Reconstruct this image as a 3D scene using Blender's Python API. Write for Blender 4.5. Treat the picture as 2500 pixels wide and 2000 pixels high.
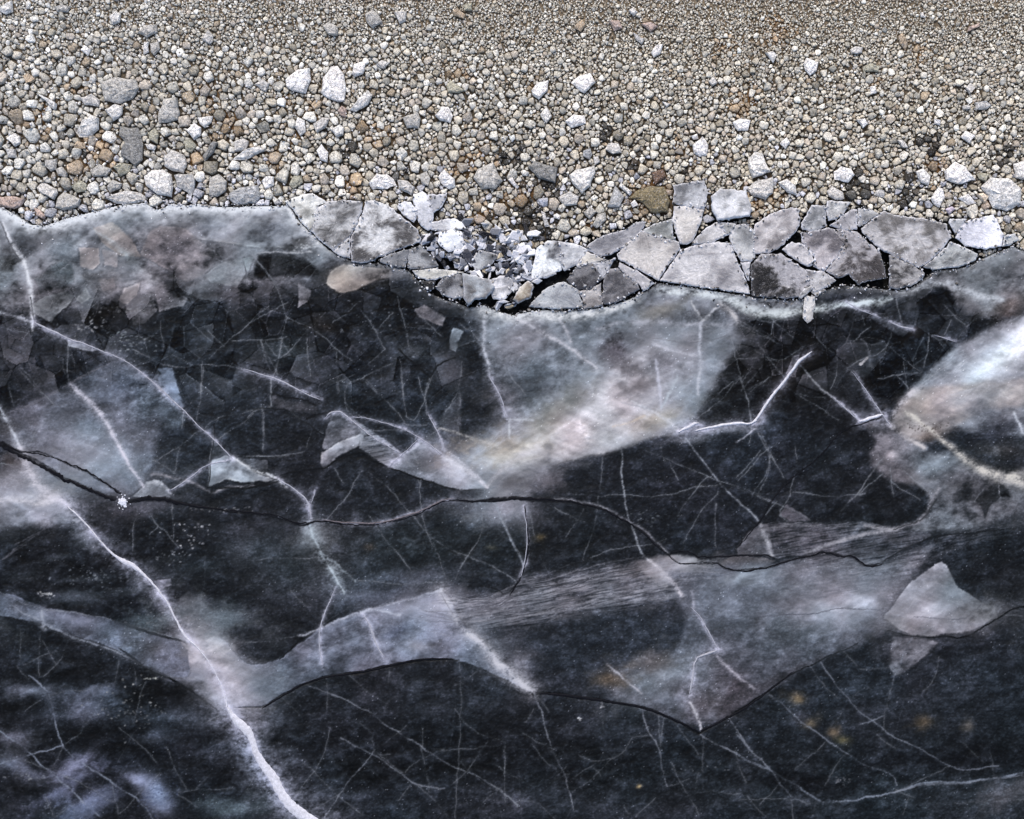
import bpy, bmesh, math, random
import numpy as np
from collections import defaultdict
from mathutils import Vector
random.seed(5); RNG = np.random.default_rng(5)
for o in list(bpy.data.objects): bpy.data.objects.remove(o)
S = 0.002                                   # metres per photo unit (2500 x 2000 units = 5 x 4 m)
def PX(x, y, z=0.0): return ((x-1250)*S, (1000-y)*S, z)

# ------------------------------------------------ camera, sky, sun, exposure
scn = bpy.context.scene
cam = bpy.data.cameras.new('camera'); camo = bpy.data.objects.new('camera', cam)
scn.collection.objects.link(camo); scn.camera = camo
camo.location = (0, 0, 7.0); cam.sensor_width = 36; cam.lens = 36*7.0/5.0
cam.clip_start = 0.1; cam.clip_end = 400
w = bpy.data.worlds.new('World'); scn.world = w; w.use_nodes = True
nt = w.node_tree; bg = nt.nodes['Background']; sky = nt.nodes.new('ShaderNodeTexSky')
SUN_EL, SUN_AZ = math.radians(52), math.radians(-12)          # azimuth from +Y, clockwise
sky.sky_type = 'NISHITA'; sky.sun_disc = False; sky.sun_elevation = SUN_EL; sky.sun_rotation = SUN_AZ
sky.air_density = 1.0; sky.dust_density = 3.0; sky.ozone_density = 0.6
nt.links.new(sky.outputs[0], bg.inputs[0]); bg.inputs[1].default_value = 0.125
sd = bpy.data.lights.new('sun', 'SUN'); sd.energy = 1.25; sd.angle = math.radians(14); sd.color = (1.0, 0.93, 0.84)
so = bpy.data.objects.new('sun', sd); scn.collection.objects.link(so)
dirv = Vector((math.sin(SUN_AZ)*math.cos(SUN_EL), math.cos(SUN_AZ)*math.cos(SUN_EL), math.sin(SUN_EL)))
so.rotation_euler = dirv.to_track_quat('Z', 'Y').to_euler()
scn.view_settings.view_transform = 'Standard'; scn.view_settings.look = 'None'
scn.view_settings.gamma = 1; scn.view_settings.exposure = 0.75
scn.render.resolution_x = 1024; scn.render.resolution_y = 819

# ------------------------------------------------ helpers
col = scn.collection
def lin(c):
    c = np.clip(np.asarray(c, dtype=np.float64)/255.0, 0, 1)
    return np.where(c <= 0.04045, c/12.92, ((c+0.055)/1.055)**2.4)
def link(name, me, m=None, parent=None):
    o = bpy.data.objects.new(name, me); col.objects.link(o)
    if m and not me.materials: me.materials.append(m)
    if parent: o.parent = parent
    return o
def tag(o, label=None, cat=None, group=None, kind=None):
    if label: o['label'] = label
    if cat: o['category'] = cat
    if group: o['group'] = group
    if kind: o['kind'] = kind
    return o
def setcol(me, arr):
    a = me.color_attributes.new('Col', 'FLOAT_COLOR', 'POINT')
    b = np.ones((len(me.vertices), 4), dtype=np.float32); b[:, :3] = arr
    a.data.foreach_set('color', b.ravel())
def fastmesh(name, V, F):
    me = bpy.data.meshes.new(name); V = np.asarray(V, np.float32); F = np.asarray(F, np.int32)
    k = F.shape[1]; me.vertices.add(len(V)); me.vertices.foreach_set('co', V.ravel())
    me.loops.add(F.size); me.loops.foreach_set('vertex_index', F.ravel())
    me.polygons.add(len(F)); me.polygons.foreach_set('loop_start', np.arange(0, F.size, k, dtype=np.int32))
    me.polygons.foreach_set('loop_total', np.full(len(F), k, np.int32))
    me.update(); me.validate(); return me

# ------------------------------------------------ materials
def mat(name, source, fine=900, mott=140, amt=0.35, spk=0.0, rough=0.55, spec=0.25, bump=0.3, bdist=0.002, veins=0.0, grit=0.25):
    """source: 'attr' (vertex colour of the thing), 'obj' (object colour) or an sRGB triple"""
    m = bpy.data.materials.new(name); m.use_nodes = True; n = m.node_tree.nodes; L = m.node_tree.links.new
    p = n['Principled BSDF']; p.inputs['Roughness'].default_value = rough
    p.inputs['Specular IOR Level'].default_value = spec; p.inputs['IOR'].default_value = 1.33
    tc = n.new('ShaderNodeTexCoord'); geo = n.new('ShaderNodeNewGeometry')
    if source == 'attr':
        s = n.new('ShaderNodeAttribute'); s.attribute_name = 'Col'; src = s.outputs['Color']
    elif source == 'obj':
        s = n.new('ShaderNodeObjectInfo'); src = s.outputs['Color']
    else:
        s = n.new('ShaderNodeRGB'); s.outputs[0].default_value = (*lin(source), 1); src = s.outputs[0]
    def noise(sc, det, ro=0.6):
        t = n.new('ShaderNodeTexNoise'); t.inputs['Scale'].default_value = sc; t.inputs['Detail'].default_value = det
        t.inputs['Roughness'].default_value = ro; L(geo.outputs['Position'], t.inputs['Vector']); return t.outputs['Fac']
    def mr(v, a, b, c, d):
        t = n.new('ShaderNodeMapRange'); L(v, t.inputs[0])
        for i, q in enumerate((a, b, c, d)): t.inputs[i+1].default_value = q
        return t.outputs[0]
    def mul(a, b):
        t = n.new('ShaderNodeMix'); t.data_type = 'RGBA'; t.blend_type = 'MULTIPLY'; t.inputs[0].default_value = 1
        L(a, t.inputs[6]); L(b, t.inputs[7]); return t.outputs[2]
    n1 = noise(mott, 6, 0.65); n2 = noise(fine, 3, 0.7)
    c = mul(src, mr(n1, 0.3, 0.7, 1-amt, 1+amt)); c = mul(c, mr(n2, 0.3, 0.7, 1-grit, 1+grit))
    if veins:
        v = n.new('ShaderNodeTexVoronoi'); v.feature = 'DISTANCE_TO_EDGE'; v.inputs['Scale'].default_value = veins
        nd = n.new('ShaderNodeTexNoise'); nd.inputs['Scale'].default_value = veins*0.9; nd.inputs['Detail'].default_value = 3; L(geo.outputs['Position'], nd.inputs['Vector'])
        vs = n.new('ShaderNodeVectorMath'); vs.operation = 'SCALE'; vs.inputs['Scale'].default_value = 0.9/veins; L(nd.outputs['Color'], vs.inputs[0])
        va = n.new('ShaderNodeVectorMath'); L(geo.outputs['Position'], va.inputs[0]); L(vs.outputs[0], va.inputs[1]); L(va.outputs[0], v.inputs['Vector'])
        e1 = mr(v.outputs['Distance'], 0.0, 0.10, 0.0, 1.0); e2 = mr(n1, 0.42, 0.60, 0.0, 0.75)
        mx = n.new('ShaderNodeMath'); mx.operation = 'MAXIMUM'; L(e1, mx.inputs[0]); L(e2, mx.inputs[1])
        c = mul(c, mr(mx.outputs[0], 0.0, 1.0, 0.42, 1.08))
    if spk:
        t = n.new('ShaderNodeMix'); t.data_type = 'RGBA'
        L(mr(noise(fine*0.6, 2, 0.5), 0.60, 0.70, 0, spk), t.inputs[0]); L(c, t.inputs[6]); t.inputs[7].default_value = (0.72, 0.72, 0.76, 1)
        c = t.outputs[2]
    L(c, p.inputs['Base Color'])
    b = n.new('ShaderNodeBump'); b.inputs['Strength'].default_value = bump; b.inputs['Distance'].default_value = bdist
    L(n1, b.inputs['Height']); L(b.outputs[0], p.inputs['Normal'])
    return m
M_ice = mat('clouded_lake_ice', 'attr', fine=520, mott=170, amt=0.06, grit=0.12, rough=0.5, spec=0.10, bump=0.15, bdist=0.002)
M_plate = mat('broken_plate_ice', 'attr', fine=500, mott=110, amt=0.16, grit=0.16, spk=0.22, rough=0.45, spec=0.25, bump=0.6, bdist=0.006)
M_chunk = mat('frosted_chunk', 'attr', fine=300, mott=75, amt=0.36, grit=0.45, spk=0.55, veins=62, rough=0.6, spec=0.25, bump=0.9, bdist=0.012)
M_chunk_o = mat('frosted_chunk_plain', 'obj', fine=300, mott=80, amt=0.32, grit=0.45, spk=0.5, veins=72, rough=0.6, spec=0.25, bump=0.9, bdist=0.010)
M_peb = mat('pebble_rubble', 'attr', fine=300, mott=110, amt=0.30, grit=0.45, spk=0.5, veins=95, rough=0.6, spec=0.25, bump=0.6, bdist=0.006)
M_vein = mat('frost_filled_vein', (188, 189, 198), fine=500, mott=70, amt=0.26, grit=0.18, rough=0.7, spec=0.1, bump=0.3)
M_vein2 = mat('thin_frost_vein', (148, 150, 160), fine=500, mott=60, amt=0.25, grit=0.2, rough=0.7, spec=0.1, bump=0.3)
M_snow = mat('packed_snow', (205, 207, 216), fine=500, mott=90, amt=0.15, grit=0.15, rough=0.8, spec=0.1, bump=0.8, bdist=0.006)
M_fis = mat('open_black_fissure', (17, 18, 23), fine=500, mott=60, amt=0.4, grit=0.4, rough=0.5, spec=0.08, bump=0.3)
M_ground = mat('wet_grit', 'attr', fine=400, mott=60, amt=0.5, grit=0.5, rough=0.7, spec=0.15, bump=1.0, bdist=0.01, veins=75)

# ------------------------------------------------ tracing tiles: local coordinates -> photo units
TO = {'F': (0, 0, 2500/2156)}
for ci, cx in zip('abcd', (0, 600, 1200, 1800)):
    for ri, ry in (('0', 0), ('1', 400), ('2', 900), ('3', 1440)): TO[ci+ri] = (cx, ry, 700/2156)
def T(t, pts):
    ox, oy, k = TO[t]; return [(ox+p[0]*k, oy+p[1]*k) for p in pts]
def chaikin(P, n=1):
    P = np.asarray(P, float)
    for _ in range(n):
        if len(P) < 3: return P
        Q = [P[0]]
        for a, b in zip(P[:-1], P[1:]): Q += [a*0.78+b*0.22, a*0.22+b*0.78]
        Q.append(P[-1]); P = np.array(Q)
    return P

# ------------------------------------------------ ice field: a raster of the frozen surface (2 units per cell)
X0, X1, Y0, Y1, ST = -300, 2800, 400, 2300, 2.0
nx, ny = int((X1-X0)/ST)+1, int((Y1-Y0)/ST)+1
GX, GY = np.meshgrid(X0+ST*np.arange(nx), Y0+ST*np.arange(ny))
GX = GX.astype(np.float32); GY = GY.astype(np.float32)
def fnoise(seed, lo, hi, beta=1.0, sx=1.0, sy=1.0, ang=0.0):
    """band-limited noise, wavelengths lo..hi, stretched sx/sy along direction ang, unit deviation"""
    r = np.random.default_rng(seed).standard_normal((ny, nx)); f = np.fft.rfft2(r)
    ky = np.fft.fftfreq(ny, ST)[:, None]; kx = np.fft.rfftfreq(nx, ST)[None, :]
    c, s = math.cos(ang), math.sin(ang)
    u = (kx*c+ky*s)*sx; v = (-kx*s+ky*c)*sy
    k = np.sqrt(u*u+v*v)+1e-9
    g = k**(-beta)*np.exp(-(k*lo*0.6)**2)*(1-np.exp(-(k*hi)**2))
    o = np.fft.irfft2(f*g, s=(ny, nx)); return ((o-o.mean())/o.std()).astype(np.float32)
N_warpx = fnoise(1, 30, 220, 1.6); N_warpy = fnoise(2, 30, 220, 1.6)
N_jx = fnoise(3, 5, 24, 1.0); N_jy = fnoise(4, 5, 24, 1.0)
WX = GX+2.0*N_warpx+0.5*N_jx; WY = GY+2.0*N_warpy+0.5*N_jy
N_fine = fnoise(5, 4, 16, 0.6, 1.6, 1.0, 0.1); N_mid = fnoise(6, 10, 80, 1.3, 1.5, 1.0, -0.2); N_big = fnoise(7, 60, 420, 1.5, 1.6, 1)
N_streak = fnoise(8, 4, 50, 1.0, 7.0, 1.0, 0.0); N_diag = fnoise(9, 3.5, 20, 0.6, 16.0, 1.0, -0.17)
N_spk = fnoise(10, 3, 8, 0.3)
N_cloud = fnoise(12, 14, 160, 1.5, 1.3, 1.0, -0.5)
C = np.empty((ny, nx, 3), np.float32); H = np.zeros((ny, nx), np.float32)
C[:] = (25, 28, 36)
def box(P, pad):
    P = np.asarray(P); x0, y0 = P.min(0)-pad; x1, y1 = P.max(0)+pad
    i0 = max(0, int((x0-X0)/ST)); i1 = min(nx, int((x1-X0)/ST)+2); j0 = max(0, int((y0-Y0)/ST)); j1 = min(ny, int((y1-Y0)/ST)+2)
    return (slice(j0, max(j1, j0)), slice(i0, max(i1, i0)))
def blend(sl, m, c, h=0):
    m = np.clip(m, 0, 1)[..., None]; C[sl] = C[sl]*(1-m)+np.asarray(c, np.float32)*m
    if h: H[sl] += h*m[..., 0]
def polydist(P, W, x, y):
    d = np.full(x.shape, 1e9, np.float32); wd = np.full(x.shape, W[0], np.float32)
    for k in range(len(P)-1):
        ax, ay = P[k]; bx, by = P[k+1]; dx, dy = bx-ax, by-ay; l = dx*dx+dy*dy+1e-9
        t = np.clip(((x-ax)*dx+(y-ay)*dy)/l, 0, 1); q = np.hypot(x-ax-t*dx, y-ay-t*dy)
        m = q < d; d = np.where(m, q, d); wd = np.where(m, W[k]+(W[k+1]-W[k])*t, wd)
    return d, wd
def widths(P, P2, w):
    if np.ndim(w) == 0: return np.full(len(P2), float(w))
    a = np.concatenate([[0], np.cumsum(np.hypot(*np.diff(np.asarray(P, float), axis=0).T))])
    b = np.concatenate([[0], np.cumsum(np.hypot(*np.diff(np.asarray(P2, float), axis=0).T))])
    return np.interp(b/b[-1], a/a[-1], w)
def stroke(t, pts, w, c=(160, 163, 178), a=0.8, soft=False, glow=0, ga=0.3, gc=None, h=0, raw=False, sm=1, vary=False):
    P = pts if raw else T(t, pts); P2 = chaikin(P, sm); W = widths(P, P2, w); mw = float(np.max(W))
    sl = box(P2, max(mw*1.6, glow*2.2)+10)
    x, y = WX[sl], WY[sl]
    if x.size == 0: return
    d, wd = polydist(P2, W, x, y); nm = 0.78+0.22*N_mid[sl]+0.12*N_fine[sl]
    if vary: nm = np.clip(0.78+0.30*N_cloud[sl]+0.12*N_fine[sl], 0.22, 1.15)
    if glow: blend(sl, ga*np.exp(-(d/glow)**2*1.1)*nm, gc or c)
    if soft: m = np.exp(-(d/(wd*0.6+0.6))**2)
    else:
        k = np.minimum(1, wd/2.2); m = np.clip((np.maximum(wd, 2.0)/2-d)/1.8+0.5, 0, 1)*k
    blend(sl, a*m*nm, c, h)
def sdf(P, x, y):
    P = np.asarray(P, float); Q = np.vstack([P, P[:1]])
    d, _ = polydist(Q, np.ones(len(Q)), x, y); ins = np.zeros(x.shape, bool)
    for k in range(len(P)):
        ax, ay = Q[k]; bx, by = Q[k+1]
        if ay == by: continue
        cnd = ((ay > y) != (by > y)) & (x < (bx-ax)*(y-ay)/(by-ay)+ax); ins ^= cnd
    return np.where(ins, d, -d)
def poly(t, pts, c, a=0.7, f=4, fade=None, tex=0.3, streak=None, sm=1, h=0, edge=1.0):
    if f <= 5 and len(pts) < 9: sm = 0
    P = T(t, pts); P2 = chaikin(P+[P[0]], sm)[:-1] if sm else np.array(P)
    sl = box(P2, f*2+8); x, y = WX[sl], WY[sl]
    if x.size == 0: return
    s = sdf(P2, x, y); f2 = min(f, 2.2) if f <= 5 else f; u = np.clip(s/f2*0.5+0.5, 0, 1); m = u*u*(3-2*u)
    n = N_cloud[sl]*0.7+N_mid[sl]*0.4 if streak is None else streak[sl]
    m = m*a*np.clip(1+0.6*tex*n, 0.1, 1.6)
    if fade:
        (ax, ay), (bx, by) = T(t, fade); l = (bx-ax)**2+(by-ay)**2
        k = np.clip(((x-ax)*(bx-ax)+(y-ay)*(by-ay))/l, 0, 1); m = m*(1-k*k*(3-2*k))
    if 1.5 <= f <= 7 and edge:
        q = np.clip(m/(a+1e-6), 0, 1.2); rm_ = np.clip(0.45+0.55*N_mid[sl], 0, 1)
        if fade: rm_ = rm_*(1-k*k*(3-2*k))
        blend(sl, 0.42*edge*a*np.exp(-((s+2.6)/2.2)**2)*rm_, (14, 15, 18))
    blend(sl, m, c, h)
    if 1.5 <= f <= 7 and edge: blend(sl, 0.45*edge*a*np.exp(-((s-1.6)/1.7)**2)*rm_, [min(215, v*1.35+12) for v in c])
def blob(t, cx, cy, rx, ry, ang, c, a=0.7, tex=0.4):
    ox, oy, k = TO[t]; cx, cy, rx, ry = ox+cx*k, oy+cy*k, rx*k, ry*k; R = max(rx, ry)*2.2
    sl = box([(cx-R, cy-R), (cx+R, cy+R)], 0); x, y = WX[sl]-cx, WY[sl]-cy
    if x.size == 0: return
    q = math.radians(ang); u = (x*math.cos(q)-y*math.sin(q))/rx; v = (x*math.sin(q)+y*math.cos(q))/ry
    r2 = (u*u+v*v)*np.clip(1+0.8*tex*(N_cloud[sl]*0.8+N_mid[sl]*0.5), 0.35, 3)
    blend(sl, a*np.exp(-r2*1.1), c)

# ---- the shoreline (upper edge of the lake ice)
SHORE = ([(-320, 470), (-150, 520), (-60, 500)]+T('a1', [(0,320),(60,350),(150,410),(230,455),(330,465),(420,440),(520,405),(620,380),(750,350),(880,315),(1000,300),(1090,292),(1150,345),(1220,330),(1280,300),(1400,310),(1500,300),(1620,320),(1700,325),(1900,318)])
  + T('b1', [(250,316),(315,310),(345,350),(400,440),(485,530),(565,602),(655,672),(775,735),(880,762),(1000,758),(1100,783),(1225,812),(1262,850),(1310,910),(1390,985),(1490,1035),(1600,1062),(1680,1092),(1800,1075),(1900,1122),(2000,1147),(2140,1122)])
  + T('c1', [(400,1112),(560,1117),(700,1107),(845,1088),(1005,1045),(1140,975),(1245,908),(1400,928),(1600,957),(1800,987),(1950,1012)])
  + T('d1', [(150,1018),(440,1040),(560,1012),(700,960),(800,925),(1000,945),(1200,965),(1310,940),(1420,866),(1480,812),(1600,802),(1750,770),(1820,730),(1900,690),(2000,648),(2080,618),(2156,655)])+[(2560, 640), (2680, 590), (2820, 600)])
# ---- broad tone: darkest in the lower left and middle, teal to the lower right
def wide(cx, cy, rx, ry, c, a): blob('F', cx, cy, rx, ry, 0, c, a, 0.25)
wide(300, 1250, 420, 140, (13, 15, 21), 0.8); wide(300, 1600, 420, 90, (12, 13, 19), 0.75); wide(1000, 1560, 600, 60, (14, 15, 20), 0.7)
wide(1700, 820, 260, 160, (15, 16, 21), 0.8); wide(700, 720, 500, 110, (24, 28, 36), 0.6); wide(1500, 1010, 420, 90, (24, 28, 36), 0.6)
wide(1950, 1640, 500, 110, (30, 42, 50), 0.5); wide(1950, 1470, 300, 90, (38, 43, 54), 0.6); wide(2120, 1180, 120, 90, (15, 17, 22), 0.8)
wide(900, 1440, 400, 60, (36, 38, 47), 0.5); wide(500, 880, 260, 110, (30, 34, 44), 0.6); wide(870, 1150, 240, 60, (34, 42, 46), 0.5)
wide(2000, 1600, 260, 40, (13, 14, 20), 0.75); wide(1300, 1680, 400, 40, (34, 38, 46), 0.5)
wide(120, 1020, 200, 60, (120, 124, 138), 0.5); wide(620, 1190, 160, 90, (62, 70, 80), 0.5)
# ---- shelf along the left shore
poly('F', [(-200,420),(620,420),(700,520),(640,600),(520,600),(300,640),(100,640),(-200,700)], (128,131,142), 0.85, 50, tex=0.45)
poly('a1', [(1400,310),(2500,310),(2600,560),(2156,645),(1700,592),(1430,545),(1380,430)], (150,153,166), 0.8, 7, tex=0.35)
blob('a1', 1560, 430, 110, 80, 0, (98,103,118), 0.7); blob('a1', 2060, 490, 130, 70, 10, (88,90,102), 0.7); blob('b1', 200, 470, 110, 60, 0, (92,95,108), 0.7)
blob('a1', 170, 570, 100, 95, 30, (26,30,38), 0.9); blob('a1', 40, 760, 90, 80, 0, (30,28,28), 0.8); blob('a1', 420, 640, 150, 70, 0, (96,106,118), 0.6)
poly('a1', [(1060,690),(1080,600),(1130,510),(1230,460),(1400,470),(1450,540),(1600,640),(1680,720),(1560,800),(1500,850),(1390,880),(1250,800)], (128,122,126), 0.75, 4, fade=[(1060,540),(1800,860)])
blob('a1', 1320, 640, 140, 80, 20, (62,64,74), 0.7); blob('a1', 980, 420, 130, 60, -20, (84,88,98), 0.6)
poly('a1', [(580,620),(720,640),(745,740),(700,790),(600,760)], (150,138,138), 0.8, 3)
poly('a1', [(700,480),(850,430),(1000,560),(1060,700),(900,700),(760,600)], (148,132,126), 0.65, 5)
poly('a1', [(760,650),(880,680),(870,780),(780,760)], (140,132,136), 0.7, 3)
poly('a1', [(240,1060),(330,1000),(500,960),(560,980),(500,1060),(380,1190),(270,1130)], (122,132,140), 0.85, 4)
poly('a1', [(270,860),(420,740),(550,740),(550,900),(300,960)], (66,76,84), 0.7, 6)
poly('a1', [(890,1020),(930,930),(1040,900),(1010,1000),(960,1045)], (142,140,144), 0.85, 3)
poly('a1', [(1160,920),(1220,890),(1290,895),(1415,1010),(1380,1060),(1210,1120)], (116,116,126), 0.8, 3)
poly('a1', [(970,1100),(1000,1000),(1150,980),(1190,1110),(1080,1200),(1000,1210)], (80,84,92), 0.7, 4)
poly('a1', [(570,1000),(640,910),(690,990),(620,1030)], (112,114,120), 0.8, 3)
poly('a1', [(740,860),(860,860),(870,920),(790,960)], (142,131,133), 0.8, 4)
poly('a1', [(600,820),(900,800),(880,980),(700,960)], (92,90,96), 0.6, 8)
poly('a1', [(1540,840),(1680,740),(1830,700),(1840,830),(1770,930),(1600,900)], (122,127,136), 0.8, 5)
poly('a1', [(1830,700),(1910,700),(1860,830)], (130,140,148), 0.7, 3)
blob('a1', 780, 1130, 150, 60, 0, (16,14,16), 0.85); blob('a1', 1080, 1080, 50, 30, 40, (22,26,30), 0.7); blob('a1', 1320, 920, 130, 40, -30, (24,26,32), 0.8); blob('a1', 1650, 980, 140, 60, 0, (18,16,20), 0.8)
stroke('a1', [(690,480),(900,640),(1150,870)], (3,14,30), (165,176,186), 0.55, soft=True)
poly('a1', [(510,1320),(560,1325),(730,1400),(690,1412),(510,1370)], (136,143,160), 0.9, 2)
poly('a1', [(1180,1540),(1290,1535),(1360,1725),(1250,1640)], (112,122,148), 0.7, 5)
poly('b1', [(588,890),(640,790),(760,745),(880,765),(1080,790),(1110,850),(1000,870),(900,910),(830,950),(740,975),(650,945)], (152,146,140), 0.9, 4, tex=0.3); blob('b1', 720, 860, 110, 80, 0, (172,160,146), 0.8, 0.15); blob('b1', 940, 830, 170, 55, 10, (128,126,126), 0.8); blob('b1', 560, 700, 120, 60, 40, (115,122,134), 0.8); blob('b1', 1130, 830, 110, 45, 20, (110,114,126), 0.7)
poly('b1', [(100,690),(400,690),(560,800),(520,850),(250,850),(60,880)], (16,17,22), 0.85, 6)
blob('b1', 420, 600, 70, 40, 0, (34,34,36), 0.8); blob('b1', 1030, 890, 90, 40, -20, (24,24,26), 0.8)
poly('b1', [(1560,1240),(1640,1260),(1570,1420),(1530,1400)], (120,125,138), 0.85, 2)
poly('b1', [(1270,1100),(1350,1070),(1500,1150),(1480,1215),(1300,1150)], (128,122,130), 0.75, 5)
poly('b1', [(380,900),(480,960),(460,1040),(390,1080)], (124,124,134), 0.8, 4)
blob('b1', 1520, 1560, 120, 80, 0, (84,84,98), 0.8); blob('b1', 1260, 1420, 100, 60, 0, (78,84,94), 0.7); blob('b1', 1200, 1560, 60, 90, 0, (70,72,84), 0.6); blob('b1', 300, 1400, 250, 90, 0, (40,50,56), 0.6)
blob('b1', 600, 1230, 120, 50, -20, (18,14,12), 0.8); blob('b1', 1400, 1120, 160, 50, 30, (70,70,82), 0.5)
# ---- left fan of clouded ice
poly('a2', [(60,350),(520,110),(830,-60),(1060,20),(1180,110),(1190,600),(1090,850),(1000,940),(500,900),(100,700)], (100,107,126), 0.62, 12, tex=0.35)
blob('a2', 700, 640, 470, 260, -25, (155,160,178), 0.75, 0.25); blob('a2', 480, 820, 330, 120, 20, (148,152,168), 0.6); blob('a2', 900, 150, 180, 110, 0, (82,90,112), 0.6)
blob('a2', 1090, 280, 90, 120, 0, (40,48,56), 0.6)
poly('a2', [(-400,860),(200,880),(430,950),(560,1090),(540,1175),(0,1190),(-400,1150)], (146,150,168), 0.85, 22)
blob('a2', 150, 820, 260, 110, 10, (140,140,152), 0.8); blob('a2', 100, 980, 300, 60, 5, (182,182,196), 0.7); blob('a2', 60, 700, 60, 50, 0, (70,60,60), 0.7)
blob('a2', 350, 960, 130, 70, 30, (176,168,176), 0.7)
poly('a2', [(540,1140),(600,1115),(620,1140),(570,1170)], (165,170,188), 0.9, 1.5, sm=0)
poly('a2', [(600,1120),(740,1270),(760,1380),(600,1330),(520,1200)], (98,108,124), 0.6, 14)
poly('a2', [(1180,60),(1290,0),(1350,150),(1390,320),(1250,230)], (112,122,148), 0.75, 6)
poly('a2', [(1180,110),(1400,330),(1370,420),(1200,440),(1180,300)], (90,100,116), 0.5, 8)
poly('a2', [(1610,520),(1740,670),(2010,690),(2010,760),(1590,760)], (88,94,106), 0.65, 3)
poly('a2', [(1600,690),(1720,660),(1960,800),(2070,850),(1830,850),(1700,825),(1565,880)], (152,160,174), 0.9, 4, tex=0.3)
poly('a2', [(1060,900),(1100,850),(1200,850),(1270,910),(1280,960),(1000,960)], (130,134,146), 0.8, 5)
blob('a2', 1100, 1050, 170, 70, 10, (88,82,96), 0.7); poly('a2', [(1170,1595),(1280,1570),(1290,1620),(1190,1665)], (128,130,152), 0.8, 3)
poly('a2', [(600,1010),(740,960),(860,975),(850,1040),(620,1080)], (44,46,54), 0.7, 5)
for b in [(700,1300,200,40),(200,1550,160,50),(600,1600,250,40),(1500,1500,220,60),(1900,1330,220,90),(1000,1650,250,50),(1300,1420,120,40),(400,1430,160,30)]: blob('a2', b[0], b[1], b[2], b[3], 8, (62,72,84), 0.55)
for b in [(150,1250,220,50),(250,1360,260,40),(150,1450,200,35),(700,1480,260,40),(1150,1200,200,70),(450,1640,260,30)]: blob('a2', b[0], b[1], b[2], b[3], 10, (9,10,14), 0.8)
# ---- middle band
poly('b2', [(600,490),(640,330),(700,310),(800,370),(885,470),(860,490),(760,520),(640,600),(580,615)], (96,99,111), 0.8, 2.5)
poly('b2', [(572,635),(640,600),(700,550),(780,515),(885,478),(870,570),(800,605),(700,650),(620,740),(568,742)], (152,158,172), 0.85, 3, tex=0.5, fade=[(700,540),(760,760)])
poly('b2', [(800,370),(1000,520),(1180,640),(1070,730),(1010,700),(850,600),(870,490)], (122,127,140), 0.8, 3, streak=N_diag, tex=0.5)
poly('b2', [(1190,640),(1310,530),(1480,660),(1800,890),(1620,910),(1400,850),(1080,740)], (122,127,142), 0.75, 4)
blob('b2', 1560, 720, 230, 110, -38, (172,172,186), 0.8); blob('b2', 1700, 850, 150, 50, 0, (150,150,164), 0.7)
blob('b2', 1400, 620, 90, 60, 0, (95,100,112), 0.5); poly('b2', [(1610,180),(1620,500),(1500,560),(1470,350)], (88,88,100), 0.6, 7)
poly('b2', [(200,200),(520,290),(540,350),(400,330),(200,280)], (68,68,76), 0.6, 6)
blob('b2', 1950, 1060, 270, 130, 0, (142,144,160), 0.85, 0.2); blob('b2', 1500, 1020, 180, 60, 0, (78,80,92), 0.6)
poly('F', [(1020,650),(1180,640),(1500,610),(1570,690),(1545,790),(1480,870),(1430,905),(1380,930),(1200,978),(1130,1000),(1060,1010),(1010,1020),(960,950),(1060,870),(1030,780)], (124,128,142), 0.85, 30, tex=0.4)
poly('c1', [(-100,1100),(850,1100),(1120,1000),(1700,1000),(1850,1180),(1720,1300),(1700,1500),(900,1500),(0,1500),(-100,1300)], (128,130,143), 0.55, 30)
blob('F', 1300, 830, 160, 70, 38, (205,202,210), 0.95, 0.3); blob('F', 1190, 935, 150, 40, 14, (216,213,221), 1.0, 0.2); blob('F', 1340, 900, 110, 30, 14, (178,176,184), 0.85)
blob('F', 1230, 900, 190, 60, 18, (190,186,192), 0.7, 0.3); blob('F', 1420, 790, 100, 50, 30, (150,156,170), 0.7); blob('F', 1080, 955, 75, 30, 0, (190,168,148), 0.85, 0.6); blob('F', 1385, 882, 50, 20, 20, (188,168,150), 0.7); blob('F', 1150, 890, 80, 30, 40, (160,150,138), 0.7)
blob('F', 1250, 1000, 60, 30, 0, (100,104,116), 0.4); blob('F', 1080, 1010, 80, 30, 20, (165,165,178), 0.8)
blob('F', 1297, 735, 34, 42, -30, (72,66,76), 0.85); blob('F', 1100, 790, 80, 55, 20, (64,74,86), 0.75); blob('F', 1395, 765, 40, 26, 0, (92,90,100), 0.8); blob('F', 1200, 665, 90, 18, 0, (100,106,118), 0.7); blob('F', 1365, 805, 40, 12, 10, (112,108,114), 0.6)
blob('F', 1460, 665, 55, 18, 0, (72,70,78), 0.75); blob('F', 1390, 655, 50, 16, 20, (142,134,126), 0.8); blob('c1', 1700, 1150, 90, 45, -10, (66,68,78), 0.8); blob('F', 1490, 760, 40, 50, 0, (118,128,142), 0.6)
blob('F', 1085, 720, 60, 50, 0, (128,122,132), 0.6)
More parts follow.
